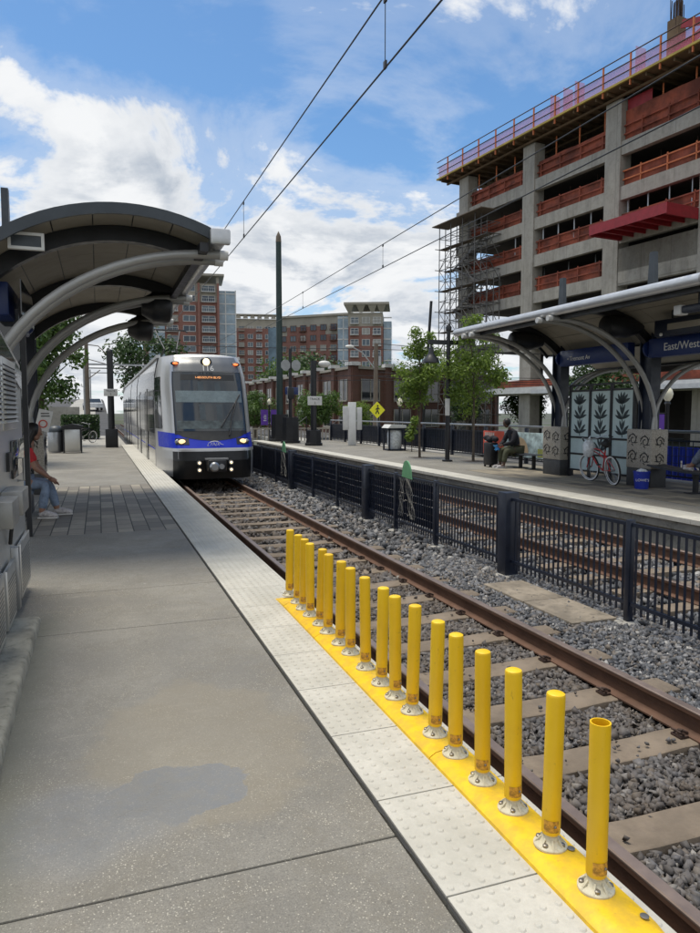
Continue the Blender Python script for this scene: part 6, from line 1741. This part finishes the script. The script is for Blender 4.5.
# ------------------------------------------------------------------ bicycles
def bicycle(label, loc, rz, lean, m='red', rw=.33):
    t = thing('bicycle', label, 'bicycle', loc, rz, 'bicycles parked at the station'); t.rotation_euler = (lean, 0, rz)
    def wheel(x, st=0.0):
        Mx = Matrix.Translation((x, 0, rw)) @ Matrix.Rotation(st, 4, 'Z')
        ring = lambda r_, rr, n=36, k=8: MB().grid([[((r_+rr*math.cos(b))*math.cos(a), rr*math.sin(b), (r_+rr*math.cos(b))*math.sin(a)) for b in np.linspace(0, 2*PI, k+1)] for a in np.linspace(0, 2*PI, n+1)])
        w_ = part('wheel', ring(rw-.045, .014).xf(Mx), 'gutter', t, world=False)
        part('tyre', ring(rw-.024, .024).xf(Mx), 'rubber', w_, world=False)
        wl = MB()
        for s in (-1, 1): wl.grid([[(r_*math.cos(a), s*.0245, r_*math.sin(a)) for r_ in (rw-.038, rw-.016)] for a in np.linspace(0, 2*PI, 37)])
        part('white_wall', wl.xf(Mx), 'white', w_, world=False)
        sp_ = MB()
        for k in range(20):
            a = 2*PI*k/20; sp_.tube([(.02*math.cos(a+.8), .02*(-1)**k, .02*math.sin(a+.8)), ((rw-.05)*math.cos(a), 0, (rw-.05)*math.sin(a))], .0018, 4)
        sp_.cyl((0, -.05, 0), (0, .05, 0), .022, 8); part('spokes', sp_.xf(Mx), 'steel', w_, world=False)
    wheel(-.54); wheel(.54, .25)
    bb = (-.10, 0, .30); st = (-.26, 0, .66); ht = (.34, 0, .74); hb = (.37, 0, .62)
    f_ = MB().tube([st, (-.05, 0, .76), (.15, 0, .78), ht], .017, 8).tube([bb, (.15, 0, .42), hb], .019, 8).tube([bb, (-.30, 0, .78)], .016, 8).tube([(-.22, 0, .58), (.0, 0, .66), ht], .012, 8).tube([(.32, 0, .82), (.38, 0, .58)], .020, 8)
    for s in (-1, 1): f_.tube([bb, (-.54, s*.06, rw)], .010, 6).tube([st, (-.54, s*.06, rw)], .010, 6)
    part('frame', f_, m, t, world=False)
    fk = MB()
    for s in (-1, 1): fk.tube([(.38, 0, .60), (.40, s*.05, .55), (.54, s*.06, rw)], .012, 6)
    part('fork', fk, m, t, world=False)
    part('handlebar', MB().tube([(.32, 0, .80), (.30, 0, .98)], .013, 8).tube([(.02, -.33, 1.02), (.14, -.30, 1.06), (.30, -.10, 1.0), (.30, .10, 1.0), (.14, .30, 1.06), (.02, .33, 1.02)], .012, 8), 'gutter', t, world=False)
    for s in (-1, 1): part('grip', MB().cyl((-.02, s*.345, 1.01), (.09, s*.315, 1.045), .018, 8), 'rubber', t, world=False)
    part('saddle', MB().tube([(-.46, 0, .90), (-.36, 0, .92), (-.22, 0, .91), (-.12, 0, .90)], [.06, .10, .05, .025], 10).cyl((-.30, 0, .76), (-.33, 0, .90), .014, 8), 'rubber', t, world=False)
    cr_ = MB().lathe([(.09, -.004), (.09, .004)], 20).xf(Matrix.Translation((-.10, -.05, .30)) @ Matrix.Rotation(PI/2, 4, 'X')).tube([(-.10, -.07, .30), (-.03, -.07, .15)], .009, 6).tube([(-.10, .07, .30), (-.17, .07, .45)], .009, 6)
    part('crank', cr_, 'steel', t, world=False)
    for a, b in (((-.03, -.12, .15), -1), ((-.17, .12, .45), 1)): part('pedal', MB().add(*bmesh_box(a[0]-.045, a[0]+.045, a[1]-.04, a[1]+.04, a[2]-.012, a[2]+.012, .004)), 'rubber', t, world=False)
    part('kickstand', MB().tube([(-.18, -.04, .30), (-.22, -.16, .02)], .008, 6), 'steel', t, world=False)
    return t
bicycle('red cruiser bicycle with white wall tyres leaning by the mosaic pedestal', (10.72, 12.95, .004), math.atan2(1.04, .22), R(-7))
m_ = MB(); g_ = np.random.default_rng(9)
rows_ = []
for k in range(9):
    z = .58+.42*k/8; r_ = .02+.13*math.sin(PI*min(1, (k+.6)/8.6))**.6
    rows_.append([(10.62+r_*(1+.12*math.sin(3*a+k))*math.cos(a), 13.30+r_*.9*(1+.1*math.cos(4*a+k*2))*math.sin(a), z) for a in np.linspace(0, 2*PI, 15)])
m_.grid(rows_); m_.tube([(10.62, 13.30, .99), (10.66, 13.3, 1.07)], [.03, .008], 6)
solo('plastic_bag', m_, 'bag', 'white plastic bag hanging from the handlebar of the red bicycle', 'bag')
bicycle('dark bicycle parked beside the hedge at the far end of the near platform', (-.75, 39.0, 0), R(35), R(4), 'black')
t = thing('bucket', 'blue bucket with white cloth in it standing by the mosaic pedestal', 'bucket', (10.72, 11.72, .004))
part('pail', MB().lathe([(.135, 0), (.165, .34), (.172, .34), (.174, .37), (.160, .37), (.155, .34), (.128, .01)], 24), 'bucket', t, world=False)
part('contents', MB().sphere((.02, .02, .35), .12, 12, 8, 1, 1, .55).sphere((-.06, -.05, .37), .06, 10, 8), 'bag', t, world=False)
part('bail', MB().tube([(-.16*math.cos(a), -.02-.17*math.sin(a)*.6, .34-.08*math.sin(a)) for a in np.linspace(0, PI, 9)], .004, 5), 'steel', t, world=False)
fdir = Vector((-.60, -.80, 0)).normalized(); xd = Vector((fdir.y, -fdir.x, 0))*-1
xd = Vector((.80, -.60, 0))
text('lettering', "LOWE'S", .075, (10.72+fdir.x*.158, 11.72+fdir.y*.158, .17), xd, (0, 0, 1), 'textwhite', t, 'CENTER', .002)
# small tilted white notice on the far left pedestal
t = thing('notice_board', 'small tilted white notice with a red ring near the woman in red', 'notice', (-1.05, 14.9, 1.24))
pl = part('board', MB().add(*bmesh_box(-.13, .13, -.01, .01, .0, .42, .01)).xf(Matrix.Rotation(R(14), 4, 'Y')), 'white', t, world=False)
part('red_ring', MB().tube([(.035+.07*math.cos(a), -.016, .14+.07*math.sin(a)) for a in np.linspace(0, 2*PI, 17)], .012, 5), 'adred', pl, world=False)
part('print', MB().box(-.0, .16, -.014, -.011, .28, .30).box(-.0, .15, -.014, -.011, .33, .35), 'textblack', pl, world=False)
